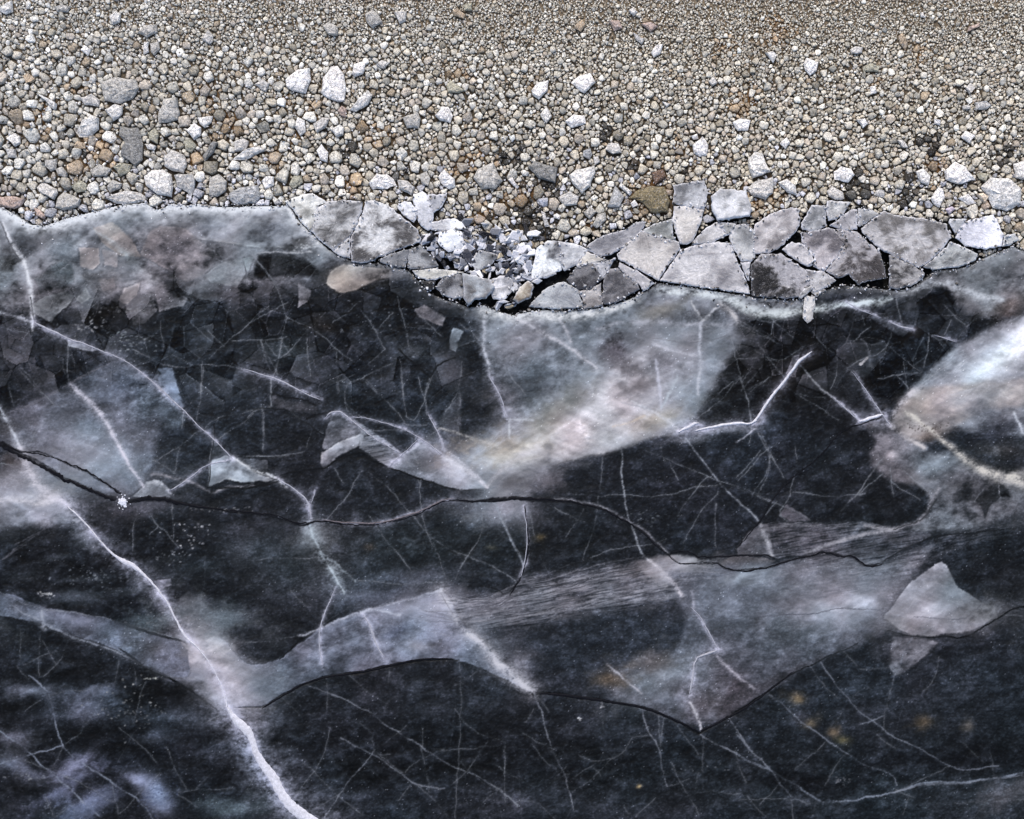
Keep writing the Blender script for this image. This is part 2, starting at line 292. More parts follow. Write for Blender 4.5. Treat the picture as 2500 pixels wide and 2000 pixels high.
# dark ice below and right of the cloud, with its firm upper edge
poly('c2', [(430,760),(600,690),(800,650),(1000,590),(1150,545),(1300,510),(1450,560),(1950,500),(2010,420),(2156,200),(2400,300),(2400,900),(2156,950),(1800,1390),(1300,1370),(900,1080),(500,960)], (25,28,37), 0.92, 7, tex=0.1)
poly('c2', [(1560,330),(1720,50),(1850,-200),(2250,-150),(2350,400),(2156,300),(1990,380),(1900,400),(1560,420)], (17,17,21), 0.85, 14, tex=0.1)
blob('c2', 400, 800, 150, 110, 20, (112,114,127), 0.85, 0.5); blob('c2', 640, 720, 170, 40, 12, (92,94,106), 0.6, 0.5); blob('c2', 1450, 540, 220, 26, 5, (92,94,106), 0.7); blob('c2', 1750, 460, 220, 30, 3, (120,120,134), 0.7); blob('c2', 150, 1080, 220, 90, 0, (120,124,138), 0.6)
blob('c2', 300, 640, 160, 30, 4, (165,160,168), 0.6)
stroke('F', [(1222,890),(1232,905),(1243,925)], (10,26,12), (232,232,240), 0.9, soft=True, h=0.004)
# ---- right hand snow and marbled ice
poly('d1', [(1400,860),(1600,800),(1900,690),(2400,600),(2400,1100),(2156,1080),(1950,1180),(1700,1100),(1560,920)], (112,112,120), 0.85, 14, tex=0.5)
blob('d1', 2050, 1060, 150, 60, 20, (104,90,86), 0.7); blob('d1', 2020, 700, 160, 70, 20, (140,146,154), 0.7); blob('d1', 2040, 1130, 60, 35, 0, (60,48,46), 0.7)
poly('d1', [(2700,800),(2156,1130),(1850,1260),(1600,1400),(1400,1600),(1290,1725),(1500,2000),(2700,2100)], (140,143,156), 0.92, 10, tex=0.15)
blob('d1', 2040, 1430, 330, 90, 33, (222,224,238), 1.0, 0.15); blob('d1', 1900, 1580, 260, 70, 22, (205,207,222), 0.9, 0.15); blob('d1', 2200, 1300, 200, 110, 40, (238,240,250), 0.95, 0.1); blob('d1', 2000, 1450, 230, 50, 36, (245,246,254), 0.9, 0.1)
poly('d2', [(1140,420),(1280,190),(1500,130),(2300,60),(2300,260),(1800,330),(1550,480),(1300,560)], (158,148,148), 0.85, 9, tex=0.2)
blob('d2', 1380, 280, 130, 70, 0, (182,160,150), 0.75); blob('d2', 1430, 500, 110, 50, 20, (140,115,105), 0.7); blob('d2', 1750, 230, 250, 60, 8, (150,150,160), 0.8)
poly('d2', [(960,420),(1110,350),(1250,520),(1440,620),(1600,640),(1800,740),(2300,850),(2300,960),(1900,900),(1560,900),(1450,1050),(1400,880),(1150,850),(1000,700),(1060,560)], (112,113,124), 0.85, 14, tex=0.4)
blob('d2', 1950, 470, 250, 110, 15, (38,40,52), 0.92, 0.3); blob('d2', 2000, 620, 200, 60, 0, (44,40,40), 0.75); blob('d2', 1850, 330, 200, 60, 5, (100,106,120), 0.7)
blob('d2', 1165, 655, 42, 34, 0, (175,172,182), 0.9); blob('d2', 1500, 720, 200, 60, 20, (138,144,158), 0.7); blob('d2', 1330, 800, 90, 50, 0, (118,116,124), 0.6)
poly('d2', [(1550,850),(2156,880),(2400,920),(2400,1000),(1950,1130),(1800,1200),(1500,1230),(1250,1240),(1430,1100),(1520,950)], (98,100,110), 0.8, 12, tex=0.6)
poly('d2', [(1790,990),(1940,830),(2030,900),(2050,970),(1960,980),(1880,1050),(1860,1130)], (34,36,42), 0.8, 5)
poly('d2', [(2000,920),(2040,965),(1970,970)], (10,11,14), 0.9, 2); stroke('d2', [(1960,860),(1960,980),(2040,1000)], 3, (120,122,132), 0.7); stroke('d2', [(1880,1100),(1910,1020),(1970,985)], 4, (90,96,108), 0.7)
poly('d2', [(930,940),(1100,860),(1300,865),(1440,930),(1440,1050),(1380,1130),(1180,1205),(960,1160),(880,1020)], (22,25,32), 0.9, 6, tex=0.1)
poly('d2', [(320,1100),(370,1030),(540,1140),(400,1170)], (98,98,112), 0.7, 4)
poly('d2', [(0,1340),(170,1170),(400,1175),(950,1140),(1180,1215),(1500,1230),(1330,1320),(1000,1500),(820,1400),(500,1400),(260,1420),(0,1400)], (78,80,92), 0.75, 4, streak=N_diag, tex=0.75)
poly('d2', [(0,1340),(170,1170),(230,1180),(260,1400),(0,1400)], (104,106,118), 0.7, 3)
poly('c2', [(1710,1470),(1780,1425),(1900,1410),(2060,1430),(2120,1440),(2040,1495),(1880,1520),(1760,1500)], (86,82,88), 0.9, 3)
# streaked fan in the lower middle
poly('F', [(900,1240),(960,1232),(1080,1262),(1110,1225),(1250,1200),(1400,1178),(1480,1190),(1500,1280),(1430,1400),(1330,1440),(1130,1456),(1020,1350),(950,1290)], (34,37,47), 0.9, 14, tex=0.1)
poly('c2', [(-700,1750),(-400,1700),(130,1715),(250,1570),(500,1580),(900,1500),(1190,1440),(1400,1500),(1450,1725),(900,1800),(400,1900),(-100,1950),(-600,1900)], (142,141,154), 0.52, 26, streak=N_diag, tex=1.0)
poly('c2', [(1100,1450),(1300,1400),(1450,1390),(1580,1430),(1400,1500),(1350,1650),(1200,1600)], (165,160,170), 0.8, 7, tex=0.2)
poly('F', [(1380,1180),(1550,1190),(1700,1180),(1800,1210),(1850,1270),(1868,1330),(1800,1362),(1700,1402),(1600,1472),(1480,1533),(1350,1492),(1280,1462),(1330,1420),(1420,1380),(1450,1300)], (96,98,114), 0.75, 10, tex=0.4)
for b in [(1720,260,200,110),(1900,440,170,120),(2050,580,130,90)]: blob('b3', b[0], b[1], b[2], b[3], 35, (122,122,138), 0.6, 0.5)
for b in [(1500,40,180,60),(2050,110,500,60)]: blob('b3', b[0], b[1], b[2], b[3], -8, (112,112,126), 0.5, 0.5)
blob('c2', 1000, 1620, 400, 90, -8, (96,97,110), 0.5, 0.5)
blob('F', 1775, 1265, 140, 60, 10, (172,173,190), 0.95, 0.2); blob('F', 1570, 1215, 70, 18, 10, (172,176,192), 0.85, 0.3); blob('F', 1450, 1190, 80, 16, 5, (172,166,174), 0.8); blob('F', 1520, 1270, 80, 40, 0, (128,128,146), 0.6)
blob('F', 1390, 1430, 110, 45, 20, (122,128,140), 0.7); blob('F', 1285, 1430, 36, 18, 0, (110,84,56), 0.6); blob('F', 1380, 1395, 50, 22, 10, (125,108,106), 0.6); blob('F', 1640, 1330, 70, 40, 0, (72,80,90), 0.6); blob('F', 1500, 1480, 60, 30, 0, (92,84,90), 0.5)
poly('d3', [(-20,660),(120,720),(400,580),(700,480),(350,660),(0,930),(-200,1000)], (56,52,60), 0.6, 8)
poly('d2', [(550,1410),(900,1400),(1000,1505),(1500,1300),(1350,1500),(1250,1650),(900,1725),(200,1725),(0,1560)], (112,114,128), 0.7, 12, streak=N_diag, tex=0.4)
poly('F', [(1862,1300),(1900,1240),(1960,1190),(1990,1180),(2005,1230),(2050,1260),(2110,1290),(2060,1322),(1980,1341),(1905,1335)], (152,156,170), 0.78, 5, tex=0.12, edge=0.25)
blob('F', 1960, 1290, 60, 35, 10, (168,170,184), 0.5, 0.15); blob('F', 1900, 1318, 60, 22, -10, (104,106,118), 0.5, 0.4); blob('F', 2040, 1318, 50, 20, -10, (108,110,121), 0.45, 0.4); blob('F', 2060, 1295, 70, 30, 15, (138,140,152), 0.6)
blob('F', 2075, 1290, 40, 20, 0, (130,128,130), 0.5); blob('F', 1900, 1310, 40, 20, 0, (150,148,155), 0.5)
poly('F', [(1880,1343),(1985,1347),(1950,1380),(1890,1425),(1870,1400)], (112,114,127), 0.85, 6, tex=0.4); poly('F', [(1830,1345),(1875,1340),(1885,1400),(1830,1390)], (48,48,56), 0.5, 8)
# lower left band
poly('b3', [(-150,880),(-158,800),(-208,660),(-288,520),(-368,430),(-300,360),(-148,380),(-68,500),(32,560),(120,560),(250,520),(380,420),(550,290),(850,170),(1100,100),(1400,20),(1480,0),(1600,180),(1700,330),(1900,530),(2156,765),(1900,645),(1700,560),(1550,515),(1350,512),(1150,550),(900,600),(700,640),(450,700),(250,820),(120,890)], (108,115,138), 0.85, 3, tex=0.3)
blob('b3', 1300, 130, 280, 110, 5, (160,160,182), 0.85, 0.3); blob('b3', 900, 60, 300, 80, 0, (112,120,146), 0.7); blob('b3', 1120, 320, 110, 50, 30, (76,84,112), 0.6); blob('b3', 1280, 420, 110, 60, 0, (146,140,152), 0.6)
blob('b3', 300, 700, 200, 70, 35, (82,84,98), 0.6); blob('b3', 750, 560, 250, 40, 8, (76,82,100), 0.5)
poly('a3', [(1380,330),(1700,380),(1780,500),(1880,560),(2170,560),(2170,780),(1900,893),(1700,895),(1500,800),(1280,660),(900,450),(900,260),(1300,370)], (104,110,126), 0.72, 16, tex=0.35)
blob('a3', 1640, 560, 380, 170, -58, (170,170,184), 0.95, 0.25); blob('a3', 1620, 440, 90, 50, 0, (198,180,176), 0.5); blob('a3', 1560, 500, 300, 170, -55, (196,194,204), 0.9, 0.3); blob('a3', 1740, 700, 230, 180, -50, (186,190,206), 0.8, 0.3); blob('a3', 1450, 300, 150, 170, -50, (122,130,142), 0.6, 0.5); blob('a3', 1980, 740, 160, 90, 20, (118,124,142), 0.5); blob('a3', 1500, 640, 160, 80, 0, (140,148,172), 0.6)
poly('a3', [(-300,-50),(100,40),(330,140),(700,190),(1000,260),(1400,400),(1450,640),(1280,670),(860,440),(400,300),(200,230),(-300,150)], (84,92,112), 0.72, 4, tex=0.45)
blob('a3', 560, 230, 220, 50, -8, (136,146,178), 0.85); blob('a3', 300, 200, 90, 60, 0, (140,150,176), 0.8); blob('a3', 790, 320, 120, 50, 0, (118,126,150), 0.6); blob('a3', 1100, 420, 180, 70, 0, (74,78,88), 0.5); blob('a3', 50, 100, 120, 60, 30, (100,112,134), 0.6)
for b in [(560,1320,190,55,38,(130,143,184)),(480,1490,260,60,30,(109,124,166)),(680,1600,220,80,25,(114,132,176)),(100,1110,190,60,0,(109,119,145)),(620,880,260,110,0,(91,104,130)),(250,740,200,40,0,(119,130,156)),(750,760,150,30,0,(119,130,161)),(120,1330,200,50,-20,(114,127,158)),(1150,240,160,60,0,(80,93,104)),(1650,200,330,90,-10,(101,114,127)),(1170,1100,180,60,10,(78,85,106)),(1500,1260,350,60,20,(52,57,72)),(1750,1640,250,70,0,(80,93,104)),(1300,960,250,60,0,(57,65,80)),(560,60,200,50,0,(83,98,117))]:
    blob('a3', *b, a=0.82, tex=0.8)
blob('a3', 1050, 1430, 130, 75, -18, (132,146,186), 1.0, 0.2); blob('a3', 1190, 1560, 150, 90, -52, (128,142,182), 1.0, 0.2); blob('a3', 1220, 1640, 70, 50, 0, (116,130,168), 0.7, 0.2)
for b in [(500,620,250,50),(760,1060,300,60),(850,1200,250,60),(450,1100,180,50),(1300,770,200,60),(150,880,250,50),(1300,1330,250,50),(200,1500,260,50),(950,1480,60,50),(1050,800,160,110)]: blob('a3', b[0], b[1], b[2], b[3], 5, (9,10,13), 0.8)
stroke('a3', [(1720,960),(1840,1150),(1900,1290),(2000,1440),(2156,1640)], (30,34,34,40,30), (112,124,152), 0.7, soft=True)
stroke('a3', [(1700,880),(1820,1080)], (24,16), (140,150,172), 0.6, soft=True)
for b in [(300,1000,300,40),(1500,900,400,90),(1900,800,300,80)]: blob('b3', b[0], b[1], b[2], b[3], 0, (48,52,64), 0.5)
for b in [(800,1320,300,50),(1650,1330,260,60),(900,1410,350,40)]: blob('b3', b[0], b[1], b[2], b[3], 0, (9,10,12), 0.8)
for b in [(800,1250,350,70),(800,1400,250,60)]: blob('c3', b[0], b[1], b[2], b[3], 0, (9,10,12), 0.7)
for b in [(300,1620,350,70),(1100,1680,500,50),(900,1060,400,60)]: blob('c3', b[0], b[1], b[2], b[3], 0, (46,50,62), 0.6)
blob('d3', 500, 1450, 420, 70, -5, (11,12,17), 0.85)
for b in [(450,830,66,52,(138,106,68)),(555,1010,52,40,(134,112,82)),(720,1075,52,36,(140,112,82)),(790,1128,48,30,(126,114,70)),(1400,990,74,50,(108,88,62)),(1735,1030,46,46,(106,98,90)),(470,960,80,60,(66,64,76))]: blob('d3', b[0], b[1], b[2], b[3], 0, b[4], 0.75, 0.5)
blob('c3', 1105, 1480, 20, 16, 0, (205,165,105), 0.95, 0.2); blob('c2', 370, 1265, 40, 24, 0, (116,96,52), 0.7); blob('b2', 930, 1340, 40, 26, 0, (88,72,60), 0.6); blob('b2', 1850, 1350, 50, 24, 0, (82,76,60), 0.6)
blob('b2', 480, 1260, 130, 120, 0, (112,122,132), 0.7); stroke('b2', [(490,1200),(560,1380),(700,1560)], (40,30,26), (120,134,144), 0.5, soft=True); blob('b2', 1300, 1560, 400, 60, 3, (92,100,120), 0.6); blob('b2', 700, 1640, 200, 60, 0, (88,98,112), 0.5)
blob('b2', 60, 1200, 300, 80, 10, (62,66,78), 0.5)
# ---- margins outside the frame carry on in the same manner
rm = random.Random(3)
for k in range(46):
    x, y = rm.choice([(rm.uniform(-300, -20), rm.uniform(650, 2300)), (rm.uniform(2520, 2800), rm.uniform(750, 2300)), (rm.uniform(0, 2500), rm.uniform(2040, 2300))])
    g = rm.uniform(0.4, 1.0); blob('F', x/1.1596, y/1.1596, rm.uniform(30, 120), rm.uniform(15, 60), rm.uniform(-30, 30), (120*g, 124*g, 138*g), 0.6)

# ---- soft mottling of the ice body (bubbles, grain, streaks)
lum = C.mean(2)/255.0
lowb = np.clip((GY-1150)/250, 0, 1)
grain = 0.22*N_fine+0.28*N_mid+0.14*N_big+(0.02+0.05*lowb)*N_streak
C *= np.exp(grain*(0.74-0.66*np.clip(lum*1.75, 0, 1)))[..., None]
N_wsp = fnoise(23, 14, 200, 1.4, 5.0, 1.0, -0.55); N_wsp2 = fnoise(24, 10, 120, 1.3, 6.0, 1.0, 0.35)
C *= (1+(0.085*N_wsp+0.05*N_wsp2)*np.clip(lum*2.2-0.3, 0, 1))[..., None]
N_f1 = fnoise(21, 30, 200, 1.5, 1.8, 1.0, -0.45); N_f2 = fnoise(22, 20, 140, 1.5, 1.6, 1.0, 0.5)
fil = np.exp(-(N_f1/0.10)**2)*0.6+np.exp(-(N_f2/0.09)**2)*0.6                       # thread-like frost in the clouded parts
C += (fil*np.clip(lum*2.6-0.35, 0, 1)*np.clip(0.6+0.5*N_mid, 0, 1.4)*13)[..., None]
C *= (1+0.045*N_cloud*np.clip(lum*2-0.2, 0, 1))[..., None]
def facets(y0, y1, n, seed, amp, edge, sx=1.0, wfun=None):
    j0, j1 = int((y0-Y0)/ST), int((y1-Y0)/ST); g_ = np.random.default_rng(seed)
    px, py = g_.uniform(X0, X1, n), g_.uniform(y0, y1, n); x, y = GX[j0:j1]+0.6*N_warpx[j0:j1]+0.4*N_jx[j0:j1], GY[j0:j1]+0.6*N_warpy[j0:j1]+0.4*N_jy[j0:j1]
    d1 = np.full(x.shape, 1e9, np.float32); d2 = d1.copy(); id1 = np.zeros(x.shape, np.int32)
    for k in range(n):
        i0 = max(0, int((px[k]-260-X0)/ST)); i1 = min(nx, int((px[k]+260-X0)/ST))
        d = np.hypot((x[:, i0:i1]-px[k])/sx, y[:, i0:i1]-py[k]); a, b, c = d1[:, i0:i1], d2[:, i0:i1], id1[:, i0:i1]
        m = d < a; b[:] = np.where(m, a, np.minimum(b, d)); c[:] = np.where(m, k, c); a[:] = np.where(m, d, a)
    tone = g_.normal(0, 1, n)[id1]; gx_, gy_ = g_.normal(0, 1, n)[id1], g_.normal(0, 1, n)[id1]
    tone = tone*0.7+0.6*(gx_*(x-px[id1])+gy_*(y-py[id1]))/45
    ed = np.exp(-((d2-d1)/2.2)**2)*np.clip(g_.normal(0, 1, n)[id1]+0.5*N_cloud[j0:j1], -1, 1.2)
    w_ = wfun(GX[j0:j1], GY[j0:j1])*np.clip(1.6-C[j0:j1].mean(2)/75, 0.06, 1); C[j0:j1] += ((tone*amp+ed*edge)*w_)[..., None]*np.array([1, 1, 1.06], np.float32)
facets(470, 1060, 330, 41, 14.0, 38.0, 1.1, lambda X, Y: np.clip((Y-500)/60, 0, 1)*np.clip((1020-Y)/90, 0, 1))
facets(600, 1000, 520, 42, 8.0, 34.0, 1.0, lambda X, Y: np.clip((Y-600)/60, 0, 1)*np.clip((990-Y)/90, 0, 1)*np.clip(np.abs(X-1250)/300-0.3, 0, 1))
C += ((np.clip(N_fine-0.5, 0, 3)*5.0+np.clip(N_mid, 0, 3)*4.5+lowb*np.clip(N_streak, 0, 3)*1.2)*np.clip(1.25-lum*2.4, 0.12, 1))[..., None]*np.array([0.92, 1.0, 1.12], np.float32)
tealn = fnoise(14, 90, 500, 1.5)
C *= 1+0.035*np.clip(tealn, -1.6, 1.6)[..., None]*np.array([-1.0, 0.15, 0.25], np.float32)
sp = np.clip((N_spk-2.55)*2.2, 0, 1)*np.clip(0.5+N_big*0.8, 0, 1)
C += sp[..., None]*np.array([85, 88, 95], np.float32)

# ---- cracks: hairlines first
hair = lambda t, *ps, w=1.8, c=(140,146,158), a=0.66: [stroke(t, p, w, c, a, glow=5, ga=0.10, vary=True) for p in ps]
hair('a1', [(1520,580),(1650,700)],[(1560,1490),(1690,1350),(2020,1080)],[(1000,1400),(1280,1540),(1500,1520),(1830,1540)],[(1520,1500),(1510,1725)],[(1560,1250),(1690,1370)],[(1750,1330),(1950,1340),(2156,1310)],[(1880,720),(1845,880),(1910,1030)],[(1910,690),(2080,930)],[(510,1370),(500,1550),(520,1650)],[(1940,1340),(2080,1580)],[(1990,1360),(2070,1460),(2156,1430)],[(2120,1320),(2060,1530)],[(600,560),(540,720),(450,790)],[(540,740),(580,860)],[(1210,1200),(1215,1400)],[(0,850),(200,890)],[(60,1240),(250,1300)],[(800,430),(1050,400)],[(1090,730),(1390,890)],[(1700,420),(1695,590)],[(150,1540),(260,1650),(300,1725)])
hair('b1', [(0,1220),(310,1050)],[(50,680),(210,900),(310,1150)],[(320,1150),(270,1300),(240,1450),(200,1600)],[(320,1150),(470,1220),(640,1330),(700,1400),(800,1470)],[(100,1340),(170,1550)],[(470,1240),(330,1420),(190,1480)],[(680,1400),(690,1725)],[(770,1660),(900,1600),(1100,1500)],[(900,1640),(1000,1725)],[(850,1100),(960,1230),(1040,1400)],[(1380,1600),(1350,1725)],[(1160,1470),(1190,1725)],[(1620,1490),(1600,1725)],[(1140,1000),(1190,1250),(1230,1400)],[(1100,1120),(1000,1230)],[(1210,1240),(1400,1240)],[(830,1060),(650,1200)],[(1080,1250),(1140,1270)],[(1480,1300),(1300,1130)],[(1040,1400),(860,1560),(700,1640)],[(1620,1200),(1760,1330)],[(470,1250),(480,1600)])
stroke('b1', [(100,672),(350,666),(500,662)], 3, (170,172,180), 0.8)
for p in ([(1150,1400),(1260,1500),(1380,1590)],[(1380,1590),(1450,1500),(1570,1460)],[(820,1100),(700,1130)],[(1150,1120),(1160,1300)]): stroke('b1', p, 4, (12,13,16), 0.85)
hair('b2', [(690,0),(700,180)],[(770,110),(740,200),(750,290),(800,360)],[(770,110),(1000,20)],[(910,90),(1080,250),(1190,400)],[(1160,0),(1190,200),(1210,370)],[(1400,40),(1340,230),(1270,390),(1220,370)],[(1300,50),(1340,200),(1360,350)],[(1620,20),(1600,150),(1500,330)],[(1610,170),(1590,400),(1620,600)],[(1190,420),(1350,430)],[(0,370),(60,320),(180,295)],[(340,320),(510,460),(580,490)],[(490,480),(470,600)],[(180,80),(190,280)],[(120,280),(130,600)],[(870,770),(770,960),(600,1140)],[(920,780),(1100,920),(1250,1100),(1400,1270),(1550,1360),(1800,1450),(1950,1550),(2040,1620)],[(1310,780),(1310,1070),(1380,1250),(1460,1430),(1520,1590)],[(930,1100),(1100,1350),(1250,1530)],[(1880,1030),(1950,1180),(2050,1400)],[(1790,1060),(1770,1280),(1660,1440),(1590,1600)],[(0,1440),(350,1430),(560,1420)],[(850,1590),(1250,1620),(1500,1610)],[(0,660),(300,650),(450,630)],[(1340,520),(1450,470)],[(680,740),(740,860)],[(1190,640),(1250,740),(1310,860)],[(1250,600),(1300,700)],[(870,470),(1190,465)],[(740,250),(870,370)])
hair('a2', [(1530,0),(1510,200),(1480,380)],[(1640,370),(1600,500),(1590,700),(1560,880)],[(1640,370),(1850,320),(2040,295)],[(1640,370),(1450,520),(1250,650),(1200,690)],[(1900,340),(1750,460),(1650,530)],[(2030,60),(2040,280)],[(1980,320),(1980,620)],[(1350,600),(1310,800)],[(1290,1000),(1300,1270)],[(1090,1030),(1160,1170),(1250,1230),(1330,1340)],[(1040,1040),(1000,1200),(1000,1400)],[(1180,1190),(1120,1250)],[(1740,660),(2156,655)],[(130,0),(240,130),(400,270)],[(350,380),(260,500),(200,600)],[(70,120),(120,280)],[(1380,320),(1370,430)],[(0,720),(130,725)],[(0,980),(320,1000)],[(360,610),(620,600)],[(1150,700),(1320,800)])
hair('c1', [(1880,1200),(2156,1360)],[(1780,1260),(1830,1450),(1880,1620)],[(1890,1640),(1980,1480)],[(1700,1720),(1890,1600)],[(1980,1400),(2156,1490)],[(1900,1160),(2100,1200)],[(1640,1100),(1580,1190)],[(2120,1200),(2100,1290)])
hair('c2', [(1870,80),(1700,250),(1560,370)],[(1860,60),(1920,200),(1950,390)],[(1550,0),(1560,330)],[(2030,480),(2110,650),(2156,740)],[(2110,650),(2090,780),(1960,960)],[(1170,620),(1350,700),(1700,850),(1900,900),(2120,990)],[(560,940),(900,960),(1300,950),(1500,910),(1700,880)],[(830,660),(800,1100),(740,1270),(690,1440)],[(1640,820),(1400,1080)],[(1850,850),(2156,550)],[(480,1040),(700,1150)],[(1700,930),(1500,1200),(1440,1310)],[(1680,1020),(1690,1350)],[(1340,720),(1400,840)],[(1270,580),(1300,700)],[(290,1080),(320,1270)],[(0,1480),(190,1620)],[(740,1430),(950,1350),(1200,1320),(1300,1280)],[(700,1050),(560,1260)],[(970,250),(1200,300)],[(1310,200),(1450,300),(1540,400)],[(100,0),(250,190)],[(1940,160),(2100,60)],[(2156,1000),(2060,1100)])
hair('d1', [(20,1220),(280,1350)],[(150,1350),(350,1600)],[(270,1190),(480,1360)],[(270,1190),(250,1300)],[(280,1190),(450,1130)],[(0,1480),(200,1440),(230,1480),(380,1470),(520,1350)],[(560,1260),(620,1330),(720,1420)],[(460,1500),(560,1600),(660,1725)],[(1150,1390),(1300,1520),(1400,1550)],[(1190,1000),(1220,1150),(1240,1220)],[(1450,1300),(1400,1520)],[(1620,1180),(1560,1290)],[(1780,1180),(1650,1330)],[(1560,1070),(1740,1230)],[(1350,1150),(1320,1230)],[(740,1380),(760,1560),(700,1700)],[(1180,1230),(1130,1380),(1030,1440)],[(1250,1500),(1280,1700)],[(1070,1480),(1070,1580)],[(830,1540),(1000,1440)],[(1080,1620),(1250,1580),(1400,1560)],[(830,1550),(960,1700)],[(30,1720),(200,1500)],[(940,1150),(950,1220)],[(1000,1220),(880,1340)],[(100,1720),(250,1600)])
stroke('d1', [(925,1520),(985,1455)], 5, (185,180,185), 0.9, sm=0)
hair('d2', [(500,0),(620,140),(700,210),(820,310),(920,400)], w=3.6, c=(150,152,162), a=0.75)
hair('d2', [(370,130),(600,290),(760,380)],[(20,60),(70,200),(100,400)],[(0,900),(260,990),(540,1140)],[(160,480),(250,640),(360,830)],[(250,650),(260,760),(160,960)],[(1155,750),(1165,960)],[(1250,760),(1440,920)],[(430,810),(380,1000),(310,1090),(380,1170)],[(0,1010),(150,1150)],[(1060,80),(1250,40),(1400,40)],[(1200,60),(1290,150)],[(430,180),(660,220)],[(440,560),(450,700)],[(420,930),(700,970),(960,940)],[(100,440),(100,560)],[(920,940),(1100,800)],[(0,820),(200,620)],[(1150,850),(1380,990)],[(1780,1000),(1850,900)])
hair('d2', [(1110,670),(1000,820),(930,920),(780,1060)], w=3.2, c=(125,128,138))
hair('a3', [(220,630),(340,730),(390,880),(420,1030),(480,1170),(570,1290),(820,1450),(1100,1620),(1150,1725)],[(0,1310),(230,1240),(480,1165)],[(0,1060),(240,1240),(380,1370),(600,1560),(740,1700)], w=3.2, c=(135,146,170), a=0.7)
hair('a3', [(900,540),(850,730),(700,930),(600,1080),(500,1160)],[(380,790),(750,740)],[(830,1460),(890,1700)],[(150,300),(150,520)],[(1250,1180),(1400,1500)],[(1100,700),(1000,1000)],[(480,1180),(400,1340)],[(0,1240),(380,1340),(850,1600)],[(300,360),(300,640)],[(320,390),(420,560)],[(530,380),(440,560),(330,650)],[(430,470),(180,560)],[(900,1040),(1180,1300)],[(1340,1520),(1750,1490)],[(1330,1540),(1480,1640)],[(1480,1500),(1560,1400)],[(1560,980),(1640,940)],[(1860,1510),(1910,1400)],[(120,570),(220,660)],[(300,820),(200,920)],[(1000,560),(1040,720)],[(560,1600),(400,1725)],[(900,1690),(1200,1380)],[(350,1560),(400,1700)], w=1.45, a=0.55)
stroke('a3', [(0,20),(150,100),(330,150),(700,190),(1000,265),(1400,390)], 2.4, (140,146,160), 0.6)
stroke('a3', [(100,130),(320,250),(520,350),(720,420),(900,480),(1280,660)], (2,6,6,4,3,3), (150,158,178), 0.7, glow=10, ga=0.3)
stroke('a3', [(320,160),(325,300)], (4,10), (165,172,190), 0.7, soft=True)
hair('b3', [(480,710),(700,800),(950,940),(1140,1070),(1330,1200),(1560,1330),(1750,1400),(1900,1480),(2040,1630)],[(970,1220),(830,1370),(720,1510),(600,1700)],[(720,1130),(970,1240),(1180,1390),(1290,1470),(1490,1500)], w=3.0, c=(128,134,150), a=0.68)
hair('b3', [(950,1080),(970,1220)],[(850,1000),(950,1080)],[(970,1210),(1200,1030)],[(1310,1190),(1350,1330),(1380,1520)],[(630,1040),(620,1150),(570,1310),(370,1560)],[(440,1310),(700,1560),(870,1700)],[(1600,540),(1620,960),(1590,1300),(1580,1725)],[(780,640),(920,760),(1030,850)],[(1940,1180),(1950,1400),(1950,1600)],[(270,820),(390,930)],[(500,1650),(730,1520)],[(1560,890),(1700,1060),(1950,1150)],[(1570,710),(1750,610)],[(1080,600),(1080,700)],[(990,1230),(1180,1380)],[(1080,1240),(990,1240)],[(1200,1370),(1240,1310),(1500,1200)],[(1400,1200),(1900,1180)],[(1820,1130),(1650,1380),(1560,1460)],[(1120,790),(1040,860),(1020,920)],[(1290,1470),(1400,1560),(1520,1700)],[(1240,1460),(1150,1580)],[(1830,1520),(1930,1480)],[(1330,1040),(1320,1190)],[(610,660),(610,900)],[(2156,1480),(1880,1330)],[(1780,1600),(1900,1500)],[(2100,1000),(2156,900)],[(350,0),(480,150)],[(0,400),(400,350),(560,290)], w=1.45, a=0.55)
hair('c3', [(320,780),(390,1010),(480,1270),(570,1440),(620,1650)],[(1120,870),(1190,1060),(1250,1180),(1280,1350),(1330,1480)],[(1580,1070),(1780,1190),(2000,1310),(2100,1360),(2156,1410)],[(1790,980),(1920,1150),(2090,1350),(2156,1430)], w=3.2, c=(130,136,152), a=0.7)
hair('c3', [(1600,1080),(1590,1500)],[(1350,1300),(1440,1450),(1550,1700)],[(620,1510),(800,1390),(880,1280),(990,1220),(1050,1110)],[(640,1240),(760,1310),(900,1270)],[(820,880),(850,1050)],[(1380,1000),(1480,1140),(1560,1240)],[(100,1170),(100,1450)],[(0,1450),(190,1620)],[(340,800),(420,930)],[(880,550),(1110,770)],[(1530,1530),(1850,1530)],[(1100,1710),(1230,1570)],[(1260,950),(1265,1180)],[(1300,950),(1270,1150)],[(310,1160),(400,1290),(490,1350)],[(420,1180),(480,1250)],[(570,1380),(430,1450)],[(470,1420),(550,1330)],[(760,1350),(820,1400)],[(620,1400),(750,1330)],[(1000,650),(1120,640)],[(1190,1100),(1060,1110)],[(1840,1200),(1900,1440)],[(190,1600),(330,1590),(470,1720)],[(1000,1620),(1040,1680)],[(1560,1380),(1540,1500)],[(230,1080),(480,1200)],[(1330,1480),(1500,1430)],[(2080,800),(2156,870)], w=1.45, a=0.55)
hair('d3', [(0,1220),(230,1340),(400,1440),(560,1550),(650,1600)],[(650,1600),(850,1590),(1050,1560),(1200,1520),(1400,1460),(1750,1440),(2000,1410),(2156,1380)], w=4.2, c=(128,140,162), a=0.78)
